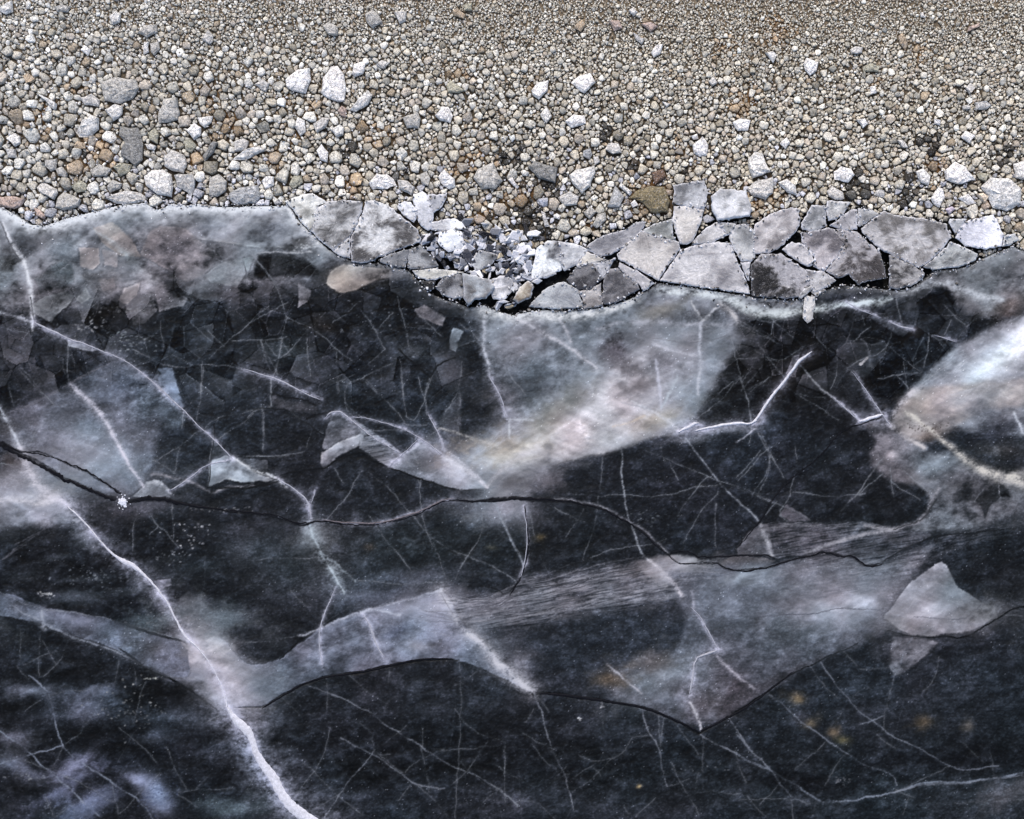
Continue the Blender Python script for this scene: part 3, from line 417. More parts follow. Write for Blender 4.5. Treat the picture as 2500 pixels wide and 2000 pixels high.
hair('d3', [(620,550),(780,760),(870,880),(1000,960),(1110,1050),(1240,1140),(1430,1230),(1600,1330),(1740,1360),(1960,1320)],[(0,1080),(230,1330),(400,1550)],[(1320,360),(1250,480),(1180,680)],[(930,1000),(1110,950)],[(240,800),(450,970),(800,1210),(950,1310),(1160,1380),(1210,1470)],[(1150,1530),(1300,1490),(1500,1470),(2156,1400)], w=2.8, c=(120,128,146), a=0.68)
hair('d3', [(1200,1520),(1430,1420),(1600,1330)],[(550,580),(640,720),(780,830)],[(1180,690),(1110,900),(1110,1050)],[(660,1140),(570,1240),(370,1390),(170,1620)],[(0,1580),(430,1550),(550,1610)],[(2100,1450),(1870,1620),(1750,1725)],[(790,460),(900,580)],[(920,600),(1140,590)],[(850,1190),(740,1300),(660,1480)],[(1520,500),(1480,660),(1400,760)],[(700,1030),(790,920)],[(1200,1200),(1050,1080)],[(0,1280),(60,1440)],[(60,1550),(150,1650),(240,1725)],[(600,1610),(570,1700)],[(1330,1560),(1200,1500)],[(1900,1240),(1930,1400)],[(870,820),(930,760),(1000,750)],[(1300,1560),(1240,1680)],[(2156,190),(2000,190)],[(1620,1600),(2156,1580)],[(400,1560),(430,1725)],[(1960,1420),(2100,1560)],[(1700,1150),(1850,1300)], w=1.45, a=0.55)
rh = random.Random(11)
for k in range(80):                                   # the faintest hairlines, as everywhere in the black ice
    x = rh.uniform(-250, 2750); y = rh.uniform(700, 2250); a = rh.choice([rh.uniform(0.6, 1.2), rh.uniform(-1.3, -0.7), rh.uniform(1.4, 1.75), rh.uniform(-0.2, 0.2)]); l = rh.uniform(25, 130); b = rh.uniform(-.3, .3)
    P = [(x, y), (x+l*math.cos(a), y+l*math.sin(a)), (x+l*math.cos(a)+l*math.cos(a+b), y+l*math.sin(a)+l*math.sin(a+b))]
    stroke(None, P, rh.uniform(0.9, 1.7), (96,102,116), rh.uniform(0.25, 0.5), raw=True)
for p, d in (((260,890), 80), ((400,900), 60), ((1000,900), 55), ((970,1220), 60)):
    pass
# ---- soft bright seams
SV = lambda t, p, w, c=(165,167,182), a=0.7, **k: stroke(t, p, w, tuple(min(235, q*1.16+10) for q in c), min(1, a*1.08), soft=True, **k)
SV('a1', [(20,440),(60,540),(110,640),(170,700),(215,820),(235,920),(232,1050),(250,1130),(245,1260)], (4,4,8,8,6,7,7,7,3), c=(185,186,198), a=0.85, glow=9, ga=0.25)
SV('a1', [(0,1130),(130,1165),(260,1190)], (5,5,5)); stroke('a1', [(15,450),(60,580),(110,660),(165,730)], 3, (20,20,26), 0.7); stroke('a1', [(225,1000),(245,1100),(262,1200)], 3, (18,18,24), 0.7)
SV('a2', [(530,115),(640,210),(780,370),(860,500),(940,670),(1040,830),(1080,880)], (6,8,8,6,5,5,4), (182,178,196), 0.85, glow=12, ga=0.3)
SV('a2', [(0,300),(60,400),(110,500),(150,600)], (4,6,6,5), (172,178,192), 0.8, glow=14, ga=0.35)
SV('a2', [(150,600),(200,750),(260,870),(400,960),(500,1030)], (10,14,16,20,10), (178,172,184), 0.7, glow=26, ga=0.35)
SV('a2', [(-100,975),(100,985),(320,1005),(440,980)], (8,10,12,10), (190,184,196), 0.6)
SV('a2', [(1750,680),(1850,740),(2030,810),(2156,880)], (4,5,4,5), (185,188,198), 0.9, glow=8, ga=0.3)
SV('a2', [(1110,855),(1190,860),(1260,900),(1285,935)], (4,5,5,4), (165,168,178), 0.7)
SV('a2', [(1140,805),(1250,820),(1350,830),(1450,855),(1530,900),(1600,935),(1680,890),(1900,880)], 5, (120,118,128), 0.75)
for p in ([(830,-40),(600,60),(520,110)],[(740,0),(560,90)],[(520,110),(300,230),(60,350)],[(420,180),(200,290)],[(280,1240),(50,1420)],[(330,1200),(120,1330)],[(200,1320),(20,1450)]): stroke('a2', p, 3, (118,116,128), 0.5)
SV('b2', [(480,1180),(500,1250),(560,1380),(690,1600),(750,1700)], (5,4,4,3,3), (150,164,176), 0.8, glow=14, ga=0.3); SV('b2', [(560,1380),(700,1490),(820,1590)], 4, (130,144,156), 0.6)
SV('b2', [(1480,660),(1560,720),(1700,790),(1810,890)], (12,14,12,5), (182,180,192), 0.8); SV('b2', [(1500,620),(1620,700),(1760,830)], (4,5,4), (170,170,184), 0.6)
SV('b2', [(1450,460),(1600,490),(1750,550),(1900,600)], (4,4,5,8), (170,165,160), 0.7)
SV('b2', [(1810,890),(1900,780),(2000,700),(2200,600)], (6,14,16,16), (170,165,172), 0.5)
SV('b1', [(1800,1140),(1790,1280),(1800,1450),(1830,1600)], (8,6,6,5), (160,164,178), 0.7, glow=14, ga=0.3)
SV('b2', [(1960,380),(2080,390),(2156,400)], 4, (168,172,182), 0.6); SV('b2', [(1980,380),(1980,530)], 4, (168,172,182), 0.7)
SV('c1', [(-50,1110),(150,1145),(400,1135),(700,1125),(900,1090),(1100,1025)], (24,26,24,22,18,12), (200,206,214), 0.95)
SV('c1', [(1250,950),(1500,960),(1700,1000),(1900,1060),(2050,1110),(2200,1130)], (16,18,20,24,20,18), (182,190,210), 0.95)
SV('d1', [(0,1050),(100,1105),(300,1120),(480,1110),(650,1085)], (18,22,24,18,14), (186,194,218), 0.95); SV('d1', [(650,1085),(800,1060),(950,1060),(1080,1040),(1150,1005)], (12,10,16,16,8), (176,188,204), 0.95)
SV('d1', [(60,1020),(300,1050),(480,1060)], (30,34,24), (110,114,128), 0.7)
SV('d1', [(1230,960),(1350,925),(1480,885),(1560,895),(1700,955),(1850,1005),(2000,1030)], (12,14,14,14,18,18,12), (160,165,174), 0.85)
stroke('d1', [(620,1010),(700,970),(1000,960),(1200,975),(1300,950)], 7, (30,32,38), 0.6)
SV('c1', [(200,1180),(400,1280),(600,1380),(700,1480),(780,1540)], (5,7,7,6,4), (172,170,180), 0.7, glow=12, ga=0.25); SV('c1', [(520,1170),(560,1250),(590,1330)], 7, (160,158,168), 0.6)
SV('c1', [(1220,1370),(1380,1410),(1540,1450)], 6, (165,165,178), 0.7); SV('c1', [(1565,1200),(1570,1500),(1552,1725)], 6, (165,168,182), 0.7); SV('c1', [(1720,1060),(1800,1120),(1845,1200)], 9, (165,160,162), 0.8); SV('c1', [(1580,1180),(1710,1075)], 5, (165,165,172), 0.8); SV('c1', [(1490,1040),(1560,1160)], 3.5, (155,155,160), 0.8)
SV('c1', [(1240,1480),(1260,1650),(1262,1725)], 5, (160,160,178), 0.7); SV('c2', [(1250,0),(1270,150),(1275,300)], 5, (165,165,182), 0.7); SV('c2', [(1400,60),(1330,220),(1280,290)], 5, (150,160,172), 0.6)
SV('c2', [(1050,240),(1200,310),(1330,390),(1400,470)], (3,5,6,7), (180,180,190), 0.7); SV('c2', [(920,440),(1050,410),(1160,350)], 4, (190,165,140), 0.6)
SV('c1', [(800,1240),(1000,1180),(1250,1190),(1700,1220),(1850,1200)], 8, (152,152,164), 0.5); stroke('c1', [(1200,1310),(1500,1350),(1650,1330),(1760,1290)], 2, (100,98,106), 0.7)
SV('c2', [(975,600),(980,800),(1010,1000),(1050,1180),(1110,1370),(1180,1430)], (3,3,3,3.5,3,3), (132,138,150), 0.75); SV('c2', [(1180,1430),(1300,1550),(1430,1700)], (4,7,8), (185,178,188), 0.75)
SV('c2', [(1450,520),(1560,650),(1710,860),(1800,970),(2000,1150)], 3, (128,134,148), 0.75); SV('c2', [(10,1010),(100,1200),(180,1370),(240,1500)], 3.2, (120,128,142), 0.7)
SV('c3', [(1500,0),(1520,120)], 6, (150,150,168), 0.5); SV('c3', [(1700,500),(1850,650),(1970,740)], (5,8,5), (156,150,165), 0.7); SV('c3', [(1500,850),(1560,960),(1585,1040)], (6,7,5), (165,162,172), 0.85)
SV('c3', [(880,560),(1010,680),(1120,780)], 3, (150,148,160), 0.7)
SV('b3', [(1470,20),(1560,170),(1680,330),(1800,440),(1900,560),(2156,760)], (12,12,14,14,14,12), (172,170,180), 0.65, glow=26, ga=0.4); SV('c3', [(0,510),(60,580),(170,660),(310,760)], (14,14,10,4), (168,166,176), 0.7, glow=18, ga=0.3)
SV('b3', [(1480,0),(1300,60),(1050,110),(870,170),(560,290),(400,350)], 4, (160,162,178), 0.6); SV('b3', [(870,170),(960,150),(1150,190)], 5, (160,165,182), 0.6)
SV('d2', [(170,1180),(210,1290),(255,1400)], (8,9,8), (150,150,160), 0.8); SV('d2', [(500,1380),(700,1320),(900,1260),(1180,1220),(1400,1130),(1520,900)], (6,8,7,8,8,6), (132,130,140), 0.75); SV('d2', [(960,1185),(1080,1205),(1180,1218)], 8, (135,132,140), 0.7)
SV('d2', [(1260,330),(1480,480),(1620,600),(1750,720),(1950,800),(2300,860)], (8,10,12,18,26,34), (178,170,160), 0.8); SV('d2', [(1150,430),(1260,520),(1400,590)], (7,9,9), (168,160,162), 0.8)
SV('d2', [(1135,410),(1200,300),(1290,190),(1400,150)], (9,12,14,14), (172,166,172), 0.85); SV('d2', [(2080,330),(2110,400),(2156,490)], 4, (160,165,178), 0.8)
SV('d2', [(0,560),(140,440)], 3)
for k in range(9): stroke('d2', [(2156-k*40, 30+k*12), (1900-k*40, 160+k*6)], 2.5, (205,207,220), 0.25)
SV('b2', [(1190,640),(1300,560)], 4)
stroke('d3', [(1250,330),(1500,345)], 2, (150,150,160), .4)
def sweep(t, A, B, n, c, a, w, seed):
    g_ = random.Random(seed); A = chaikin(T(t, A), 2); B = chaikin(T(t, B), 2)
    def at(P, u):
        L = np.concatenate([[0], np.cumsum(np.hypot(*np.diff(P, axis=0).T))]); return np.array([np.interp(u*L[-1], L, P[:, 0]), np.interp(u*L[-1], L, P[:, 1])])
    for _ in range(n):
        v = g_.random()**1.2; u0 = g_.uniform(-0.1, 0.7); u1 = min(1, u0+g_.uniform(0.15, 0.55)); u0 = max(0, u0); dv = g_.uniform(-.06, .06)
        P = [tuple(at(A, u)*(1-v-dv*k)+at(B, u)*(v+dv*k)) for k, u in enumerate(np.linspace(u0, u1, 7))]
        stroke(None, P, (0.3, w, w*1.2, w, w*0.8, w*0.6, 0.3), c, a*g_.uniform(0.4, 1)*(1-0.55*v), raw=True)
sweep('c2', [(-420,1690),(-100,1735),(250,1640),(600,1560),(900,1500),(1200,1440),(1700,1480)], [(-650,1950),(-100,2010),(500,1900),(1000,1750),(1400,1620),(1900,1560)], 95, (168,167,180), 0.62, 1.9, 5)
sweep('c2', [(-420,1690),(-100,1735),(250,1640),(600,1560),(900,1500),(1200,1440)], [(-650,1900),(-100,1960),(500,1850),(1000,1700),(1300,1600)], 45, (18,19,25), 0.6, 1.8, 6)
sweep('d2', [(170,1180),(500,1165),(950,1150),(1300,1190)], [(0,1400),(400,1390),(800,1300),(1180,1225)], 40, (150,150,160), 0.5, 1.7, 7)
sweep('d2', [(300,1480),(700,1400),(1000,1480),(1500,1260),(2100,1180)], [(100,1720),(600,1690),(1200,1560),(1700,1330),(2156,1230)], 50, (158,160,174), 0.45, 1.7, 8)
sweep('b3', [(0,570),(300,480),(560,290),(1000,140),(1450,20)], [(0,880),(300,760),(700,620),(1150,530),(1550,500)], 40, (160,164,184), 0.35, 1.8, 9)
sweep('d1', [(1300,1725),(1600,1400),(1900,1230),(2300,1050)], [(1500,1900),(1800,1650),(2100,1500),(2500,1300)], 30, (225,227,238), 0.30, 2.2, 10)
sweep('c2', [(-200,700),(200,420),(700,150),(1000,-50)], [(0,800),(500,680),(1000,560),(1400,470)], 40, (205,203,211), 0.28, 2.2, 11)
# ---- speckle patches of gas bubbles
def bubbles(t, cx, cy, rx, ry, n, c=(190,190,198), r=(1.2, 3.2), seed=0):
    g = random.Random(seed+int(cx)); ox, oy, k = TO[t]
    for _ in range(n):
        x = ox+(cx+g.gauss(0, rx*0.5))*k; y = oy+(cy+g.gauss(0, ry*0.5))*k; q = g.uniform(*r)
        stroke(None, [(x, y), (x+g.uniform(1, 3), y+g.uniform(-1, 1))], q*1.3, c, g.uniform(0.4, 0.9), raw=True)
bubbles('a2', 1430, 1250, 180, 110, 34); bubbles('a2', 1280, 1400, 160, 60, 26, (150,155,165)); bubbles('a2', 700, 1560, 260, 90, 60, (120,128,138)); bubbles('a2', 330, 1700, 60, 20, 14)
bubbles('a3', 1000, 880, 260, 170, 60, (150,150,150)); bubbles('a3', 1150, 665, 70, 12, 12, (210,210,200)); bubbles('a3', 330, 25, 40, 10, 12, (190,190,190)); bubbles('a3', 200, 1400, 240, 30, 26, (130,135,145)); bubbles('a3', 300, 1620, 300, 70, 30, (110,120,140)); bubbles('a3', 1200, 240, 260, 80, 40, (120,125,135)); bubbles('a3', 1160, 1550, 150, 130, 120, (66,78,116), (1, 2.4))
bubbles('a1', 680, 1200, 150, 130, 60, (150,150,155)); bubbles('a1', 930, 1330, 240, 90, 70, (130,140,150)); bubbles('a1', 900, 1090, 200, 30, 30, (150,150,155)); bubbles('b1', 420, 630, 110, 50, 30, (190,195,200)); bubbles('b1', 900, 1150, 500, 200, 50, (130,135,148)); bubbles('a2', 1650, 1060, 300, 20, 30, (150,150,155))
bubbles('d2', 1420, 440, 160, 50, 60, (50,38,34), (0.8, 2)); bubbles('c3', 660, 980, 15, 12, 5, (225,225,230)); bubbles('c3', 825, 860, 18, 25, 8); bubbles('d2', 1500, 1350, 300, 120, 40, (110,112,122), (0.8, 1.8)); bubbles('d3', 800, 1430, 80, 60, 24, (110,112,120)); bubbles('c2', 1200, 1130, 250, 60, 40, (110,118,128))
bubbles('b3', 400, 1000, 500, 300, 60, (100,105,118), (0.8, 1.8)); bubbles('c3', 1600, 1350, 300, 30, 16, (150,155,165), (0.8, 1.6)); bubbles('d3', 1900, 1640, 600, 120, 70, (90,110,120), (0.8, 1.8))
# ---- dark edges and fissures painted under their geometry
DK = lambda t, p, w=4, a=0.9, c=(10,11,14), **k: stroke(t, p, w, c, a, **k)
DK('b3', [(-60,895),(120,892),(250,815),(430,705),(600,655),(760,635),(950,605),(1150,555),(1350,517),(1600,523)], (2,4,5,6,6,7,7,7,6,2), h=-0.004); DK('a3', [(1740,892),(1900,897),(2000,870),(2156,780)], (1,2,3,4), c=(40,42,50), h=-0.003)
DK('c3', [(330,780),(450,783),(700,815),(900,845),(1150,885),(1350,965),(1560,1065)], (2,7,7,7,6,6,5), h=-0.004); DK('c3', [(1560,1065),(1700,1005),(1900,895),(2050,785),(2156,705)], (5,6,6,5,5), h=-0.004)
DK('d3', [(0,932),(200,792),(370,645),(550,572),(700,493),(900,402)], (5,4,4,3,4,2)); DK('d3', [(1120,310),(1250,345),(1500,362),(1700,352),(1850,282),(2000,192),(2100,120),(2250,100)], (2,2,3,4,4,4,4,4))
DK('b2', [(-20,885),(200,850),(300,782),(450,763),(570,755),(700,675),(850,622),(950,692),(1080,745),(1250,802),(1500,882),(1620,907),(1800,912)], (2,3,4,4,4,5,6,6,5,5,4,3,1)); DK('a2', [(1550,885),(1700,895),(1950,892),(2100,845)], (2,5,5,3)); DK('a2', [(1560,890),(1600,740),(1620,420)], 2.5)
DK('b2', [(230,190),(360,215),(520,290)], 4); DK('b2', [(460,385),(600,325)], 6); DK('b2', [(60,310),(180,298),(330,310),(420,390),(570,500)], 4, 0.7)
DK('a3', [(900,445),(1060,560),(1280,665),(1500,805),(1650,905)], (3,8,7,5,2), 0.75); DK('a3', [(850,225),(1000,275),(1200,345),(1400,400)], (4,8,8,3), 0.7); DK('a3', [(1720,420),(1780,500),(1880,560),(2050,540),(2156,470)], 2, 0.6, c=(50,56,66)); DK('b3', [(250,520),(330,450),(420,360)], 3, 0.8)
DK('b3', [(1470,40),(1500,100),(1570,190)], 2, 0.5, c=(70,68,80)); DK('d3', [(0,200),(550,182),(700,158),(860,140),(1080,155)], (1,2,2,2,1), 0.8, c=(58,60,74)); DK('d3', [(1330,210),(1550,215),(1700,222),(1760,182),(1830,110)], 1.8, 0.8, c=(74,76,90))
DK('d2', [(160,1190),(0,1345)], 2, 0.5); DK('d2', [(1180,1215),(1300,1170),(1420,1110),(1500,980)], 3, 0.6); DK('d2', [(2000,1210),(1500,1250),(1300,1330),(1100,1450)], 4, 0.6); DK('d2', [(170,700),(420,820)], 1, 0.2)
DK('c2', [(-700,1700),(-250,1640),(-50,1610)], 2, 0.3); DK('c2', [(0,1650),(110,1715),(200,1610)], 3, 0.7); DK('c1', [(1040,1440),(1000,1700)], 1, .3)
# ---- shoreline rime
SHP = np.array(SHORE); SHP[:, 1] -= 4.0*np.clip((SHP[:, 0]-690)/30, 0, 1)*np.clip((2350-SHP[:, 0])/40, 0, 1); SHD, _ = polydist(SHP, np.ones(len(SHP)), WX, WY)
below = GY > np.interp(WX, SHP[:, 0], SHP[:, 1])
leftk = np.clip((820-GX)/140, 0, 1); midk = np.clip((1350-np.abs(GX-1000)*1.0-900)/200, 0.25, 1)
m = np.exp(-(SHD/(20+10*leftk))**1.6)*(0.30+0.66*leftk)*(0.88+0.22*N_mid); blend((slice(None), slice(None)), m, (228, 233, 242))
m = np.exp(-(np.abs(SHD-5*leftk)/(6+4*leftk))**2)*(0.35+0.60*leftk)*np.clip(0.85+0.35*N_fine, 0, 1.2); blend((slice(None), slice(None)), m, (238, 240, 246))
m = np.exp(-(SHD/1.6)**2)*0.8*(1-leftk*0.9); blend((slice(None), slice(None)), m*np.clip(0.6+0.6*N_fine, 0, 1), (20, 20, 22))
# ---- beyond the shoreline the surface drops to dark water under the broken plates
C[~below] = (18+16*np.clip(N_fine[~below], 0, 3)+14*np.clip(N_mid[~below], 0, 3))[:, None]*np.array([1.0, 0.96, 0.92], np.float32)
g_ = C.mean(2, keepdims=True); C = (g_+(C-g_)*0.68)*0.85; C[..., 1] *= 1.006; C[..., 0] *= 0.994; C[..., 0] *= 1-0.07*np.clip(1-g_[..., 0]/70, 0, 1); C[..., 1] *= 1+0.02*np.clip(1-g_[..., 0]/70, 0, 1); C = np.clip(C, 5, 225)
FIELD = C.copy()

# ------------------------------------------------ frost veins, fissures and snow knots as real relief on the ice
def ribbon(name, t, pts, w, m, h, sm=2, jit=0.10, seed=0, join=None):
    P = chaikin(T(t, pts), sm); W = widths(T(t, pts), P, w)
    L = np.concatenate([[0], np.cumsum(np.hypot(*np.diff(P, axis=0).T))]); n = max(6, int(L[-1]/5))
    s = np.linspace(0, L[-1], n); x = np.interp(s, L, P[:, 0]); y = np.interp(s, L, P[:, 1]); ww = np.interp(s, L, W); e_ = np.minimum(s, L[-1]-s); ww = ww*np.clip(0.25+e_/14, 0, 1)
    g = np.random.default_rng(abs(seed+int(pts[0][0]))); dx = np.gradient(x); dy = np.gradient(y); l = np.hypot(dx, dy)+1e-9; nxn, nyn = -dy/l, dx/l
    cs = np.array([-1, -0.75, -0.35, 0, 0.35, 0.75, 1.0]); V = []
    off = np.convolve(g.normal(0, 1, n+2), np.ones(3)/3, 'valid')*(jit*3+0.5)
    for i in range(n):
        a = 0.5*ww[i]*(1+jit*g.normal()); b = 0.5*ww[i]*(1+jit*g.normal())
        for c in cs:
            q = c*(a if c < 0 else b)+off[i]; z = h*(1-abs(c)**1.6)-(0.0015 if abs(c) > 0.9 else 0)+0.0012
            if h > 0: z += h*0.12*g.normal()*(1-abs(c))
            V.append(PX(x[i]+nxn[i]*q, y[i]+nyn[i]*q, z))
    F = [(i*7+k, i*7+k+1, (i+1)*7+k+1, (i+1)*7+k) for i in range(n-1) for k in range(6)]
    me = fastmesh(name, V, F); me.polygons.foreach_set('use_smooth', np.ones(len(F), bool))
    return link(name, me, m, ICE)
DEFER = []
def V_(t, p, w, m=None, h=0.0015, lab=None, **k):
    ws = np.max(w); SV(t, p, np.maximum(np.asarray(w, float)*1.5, 3), (165, 166, 182), 0.42, glow=ws*1.9+6, ga=0.30 if m is M_vein else 0.20)
    W = np.asarray(w, float)*(1.0 if m is M_vein else 0.72); W = float(W) if W.ndim == 0 else tuple(W)
    DEFER.append(('frost_vein', t, p, W, m or M_vein2, h, lab, k))
V_('a3', [(1700,870),(1760,965),(1850,1045),(1893,1110),(1920,1220),(1980,1320),(2050,1400),(2110,1520),(2165,1600),(2260,1690),(2370,1760),(2480,1850)], (5,17,23,16,17,20,25,24,24,28,30,34), M_vein, 0.006, 'widest chalk white vein running off the bottom edge', jit=0.06)
V_('a3', [(1180,0),(1260,90),(1320,220),(1390,350),(1480,430),(1560,520),(1640,660),(1690,800),(1710,890)], (4,5,4,6,3,2.5,2.5,3,6), M_vein, 0.003)
V_('a2', [(500,1030),(600,1120),(700,1230),(800,1350),(870,1410),(930,1450),(1000,1480),(1060,1530),(1140,1610),(1230,1720)], (3,4,4,4,6,12,12,7,5,5), M_vein, 0.004)
V_('a1', [(260,1190),(350,1240),(450,1285),(520,1320),(620,1345),(740,1400),(900,1460),(1000,1520),(1150,1640),(1230,1725)], (6,7,6,5,5,4,3,3,3,3))
V_('a2', [(1180,120),(1270,215),(1380,310),(1520,460),(1650,570),(1750,680)], (3,4,4,3,4,3))
V_('a1', [(1830,1540),(1950,1580),(2070,1615),(2156,1655),(2240,1700),(2300,1730),(2410,1775)], (2,4,5,6,4,4,3))
V_('b2', [(600,372),(630,335),(700,315),(750,352),(830,420),(960,520),(1100,600),(1180,645)], (3,5,6,4,3,3.5,3,3))
V_('b2', [(1070,730),(1180,645),(1310,522)], 2.6); V_('b2', [(1190,455),(1330,530),(1480,650)], (2,3,4)); V_('b2', [(1370,340),(1440,470),(1480,560),(1488,600)], (3,4,3,3))
V_('b2', [(800,365),(900,370),(1050,410),(1190,460)], 2.4)
V_('b2', [(1830,60),(1870,130),(1925,220),(1960,380)], (3,5,4,3))
V_('a2', [(1275,920),(1420,830),(1550,720),(1740,690)], (4,4,3,2)); V_('b2', [(220,820),(370,905),(440,970),(482,1025),(488,1120)], (3,4,5,6,4)); V_('b2', [(522,915),(490,1020)], 3)
V_('b3', [(670,0),(590,180),(555,300),(550,430),(580,570)], (3,4,4,4,3), M_vein2); V_('b3', [(880,180),(930,260),(955,340),(985,420),(1040,510)], (3,5,9,5,3))
V_('c3', [(1500,125),(1580,220),(1700,445)], (2,3.5,4)); V_('c3', [(1705,455),(1620,480),(1530,520),(1515,650),(1490,790)], (5,8,5,8,5), M_vein2, 0.003, sm=1)
V_('c2', [(1400,478),(1470,445),(1520,410),(1560,412)], (5,8,8,5), M_vein, 0.005); V_('c2', [(1530,468),(1700,430),(1850,410),(1950,418),(1995,390)], (4,7,7,5,5), M_vein, 0.005, 'snowy ridge between the cloud and the bent vein')
V_('d2', [(100,412),(140,390),(200,290),(270,200),(350,100),(420,5),(470,-60),(560,-130)], (8,6,6,7,7,6,8,3), M_vein, 0.005, 'bent white vein climbing through the black ice')
V_('d2', [(915,400),(1000,370),(1095,343)], (7,8,7), M_vein, 0.004, sm=1); V_('d2', [(860,20),(960,150),(1060,300),(1150,430)], (1.5,3.5,4,4)); V_('d2', [(720,220),(820,305),(915,395)], (2,4,3))
V_('d1', [(1150,1190),(1240,1230),(1330,1248)], (3,6,5)); V_('d1', [(820,1040),(900,1090),(1000,1130),(1080,1160)], (2,4,3,2)); V_('d1', [(1480,1290),(1650,1340)], 2.5)
def Fs(t, p, w, lab=None, **k): DK(t, p, np.asarray(w, float)*1.35 if not np.isscalar(w) else w*1.35, 0.75); DEFER.append(('fissure', t, p, w, M_fis, 0.0004, lab, dict(k, jit=0.38)))
Fs('a2', [(-150,500),(0,575),(50,605),(150,655),(300,725),(450,815),(600,885),(750,945),(870,990)], (12,10,10,8,8,9,8,8,7), 'thickest black crack entering from the left edge')
Fs('a2', [(20,560),(80,600),(160,632),(300,642),(450,690),(650,770),(780,850),(910,945)], (4,6,4,3,3,4,4,4))
Fs('a2', [(975,1003),(1060,982),(1200,977),(1350,1012),(1600,1052),(1850,1082),(2050,1092),(2156,1135)], (5,10,9,7,4,4,3,3))
Fs('b2', [(300,1130),(390,1172),(580,1142),(720,1172),(980,1180),(1150,1140),(1330,1082),(1450,1010),(1560,985),(1750,1003),(2000,972),(2156,990)], (2,5,3,2.5,3,3,3,2,2.5,5,6,6))
SV('b2', [(580,1140),(720,1162),(980,1165),(1150,1128),(1330,1070),(1450,1000),(1560,978)], 5, (122,114,118), 0.0)
SV('c2', [(480,975),(680,1000),(850,1045),(950,1098),(1100,1188),(1250,1318),(1320,1378)], 5, (120,120,126), 0.6)
Fs('c2', [(-15,1003),(200,972),(500,990),(680,1015),(850,1060),(950,1115),(1100,1205),(1250,1335),(1320,1392)], (6,6,5,4,4,4,3.5,3,3))
Fs('c2', [(1320,1392),(1400,1372),(1500,1382),(1560,1422),(1680,1417),(1800,1412),(2060,1402),(2130,1420)], (2,2,3,4,3,3,3,2), sm=1)
Fs('c2', [(1320,1392),(1400,1472),(1480,1467),(1680,1452),(1780,1512),(1900,1527),(2040,1502),(2156,1465),(2300,1430),(2430,1395),(2530,1380),(2640,1420),(2710,1410),(2840,1500),(2940,1470)], (2,2,2,2.5,3,3.5,3.5,3,3,3,4,4,4,5,2), sm=1)
Fs('b2', [(2095,1030),(2125,1200),(2122,1400),(2075,1570),(1985,1710)], (3,3,3,3,2)); V_('b2', [(2088,1030),(2115,1200),(2112,1400),(2067,1570)], 3.2, h=0.002)
V_('b2', [(580,1134),(720,1160),(980,1166),(1150,1128),(1330,1070),(1450,998),(1560,976)], (2,4,5,4,4,4,3), mat('dull_refrozen_seam', (98,92,96), mott=80, amt=0.4), 0.002)
Fs('d2', [(0,1345),(150,1185),(250,1015),(340,893),(430,803),(600,683),(740,513),(830,442),(930,422)], 2.2); Fs('d2', [(930,422),(1000,395),(1080,362)], 2.5)
for t, p, w in (('b3', [(120,892),(250,815),(430,705),(600,655),(760,635),(950,605),(1150,555),(1350,517),(1560,520)], (3,4,4,4,5,5,5,4,2)),
                ('c3', [(340,782),(450,783),(700,815),(900,845),(1150,885),(1350,965),(1560,1065)], (3,7,7,6,5,5,4)), ('c3', [(1560,1065),(1700,1005),(1900,895),(2050,785),(2156,705),(2270,612)], (4,5,5,4,4,3))):
    DEFER.append(('shelf_edge', t, p, w, M_fis, 0.0004, 'dark curved edge of the upper ice layer', dict(jit=0.12)))
def grow(a, b, step, far, g=1.35):
    o = []; v = b; s = step
    while abs(v) < far: v += math.copysign(s, b-a) if False else s; s *= g; o.append(v)
    return o
xr = grow(0, X1, 8, 22000); xl = [-(v)+2500 for v in xr][::-1]; yb = grow(0, Y1, 8, 22000)
xs = np.array(xl+list(X0+ST*np.arange(nx))+xr); ys = np.array(list(Y0+ST*np.arange(ny))+yb)
ix = np.clip(np.round((xs-X0)/ST).astype(int), 0, nx-1); iy = np.clip(np.round((ys-Y0)/ST).astype(int), 0, ny-1)
CC = C[np.ix_(iy, ix)]; outx = (xs < X0) | (xs > X1); outy = ys > Y1
oo = outy[:, None] | outx[None, :]; CC[oo] = np.random.default_rng(2).uniform(0.6, 1.9, (oo.sum(), 1))*np.array([30, 33, 42])
bb = below[np.ix_(iy, ix)]; HH = H[np.ix_(iy, ix)]; zz = np.where(bb, np.clip(HH, -0.004, 0.004)+0.0006*N_mid[np.ix_(iy, ix)], -0.05)
zz[:, outx] = -0.012
XX, YY = np.meshgrid(xs, ys); V = np.stack([(XX-1250)*S, (1000-YY)*S, zz], -1).reshape(-1, 3)
W_, H_ = len(xs), len(ys); idx = np.arange(W_*H_).reshape(H_, W_)
F = np.stack([idx[1:, :-1], idx[1:, 1:], idx[:-1, 1:], idx[:-1, :-1]], -1).reshape(-1, 4)
me = fastmesh('lake_ice', V, F); me.polygons.foreach_set('use_smooth', np.ones(len(F), bool))
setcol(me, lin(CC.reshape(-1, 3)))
ICE = tag(link('lake_ice', me, M_ice), kind='structure')

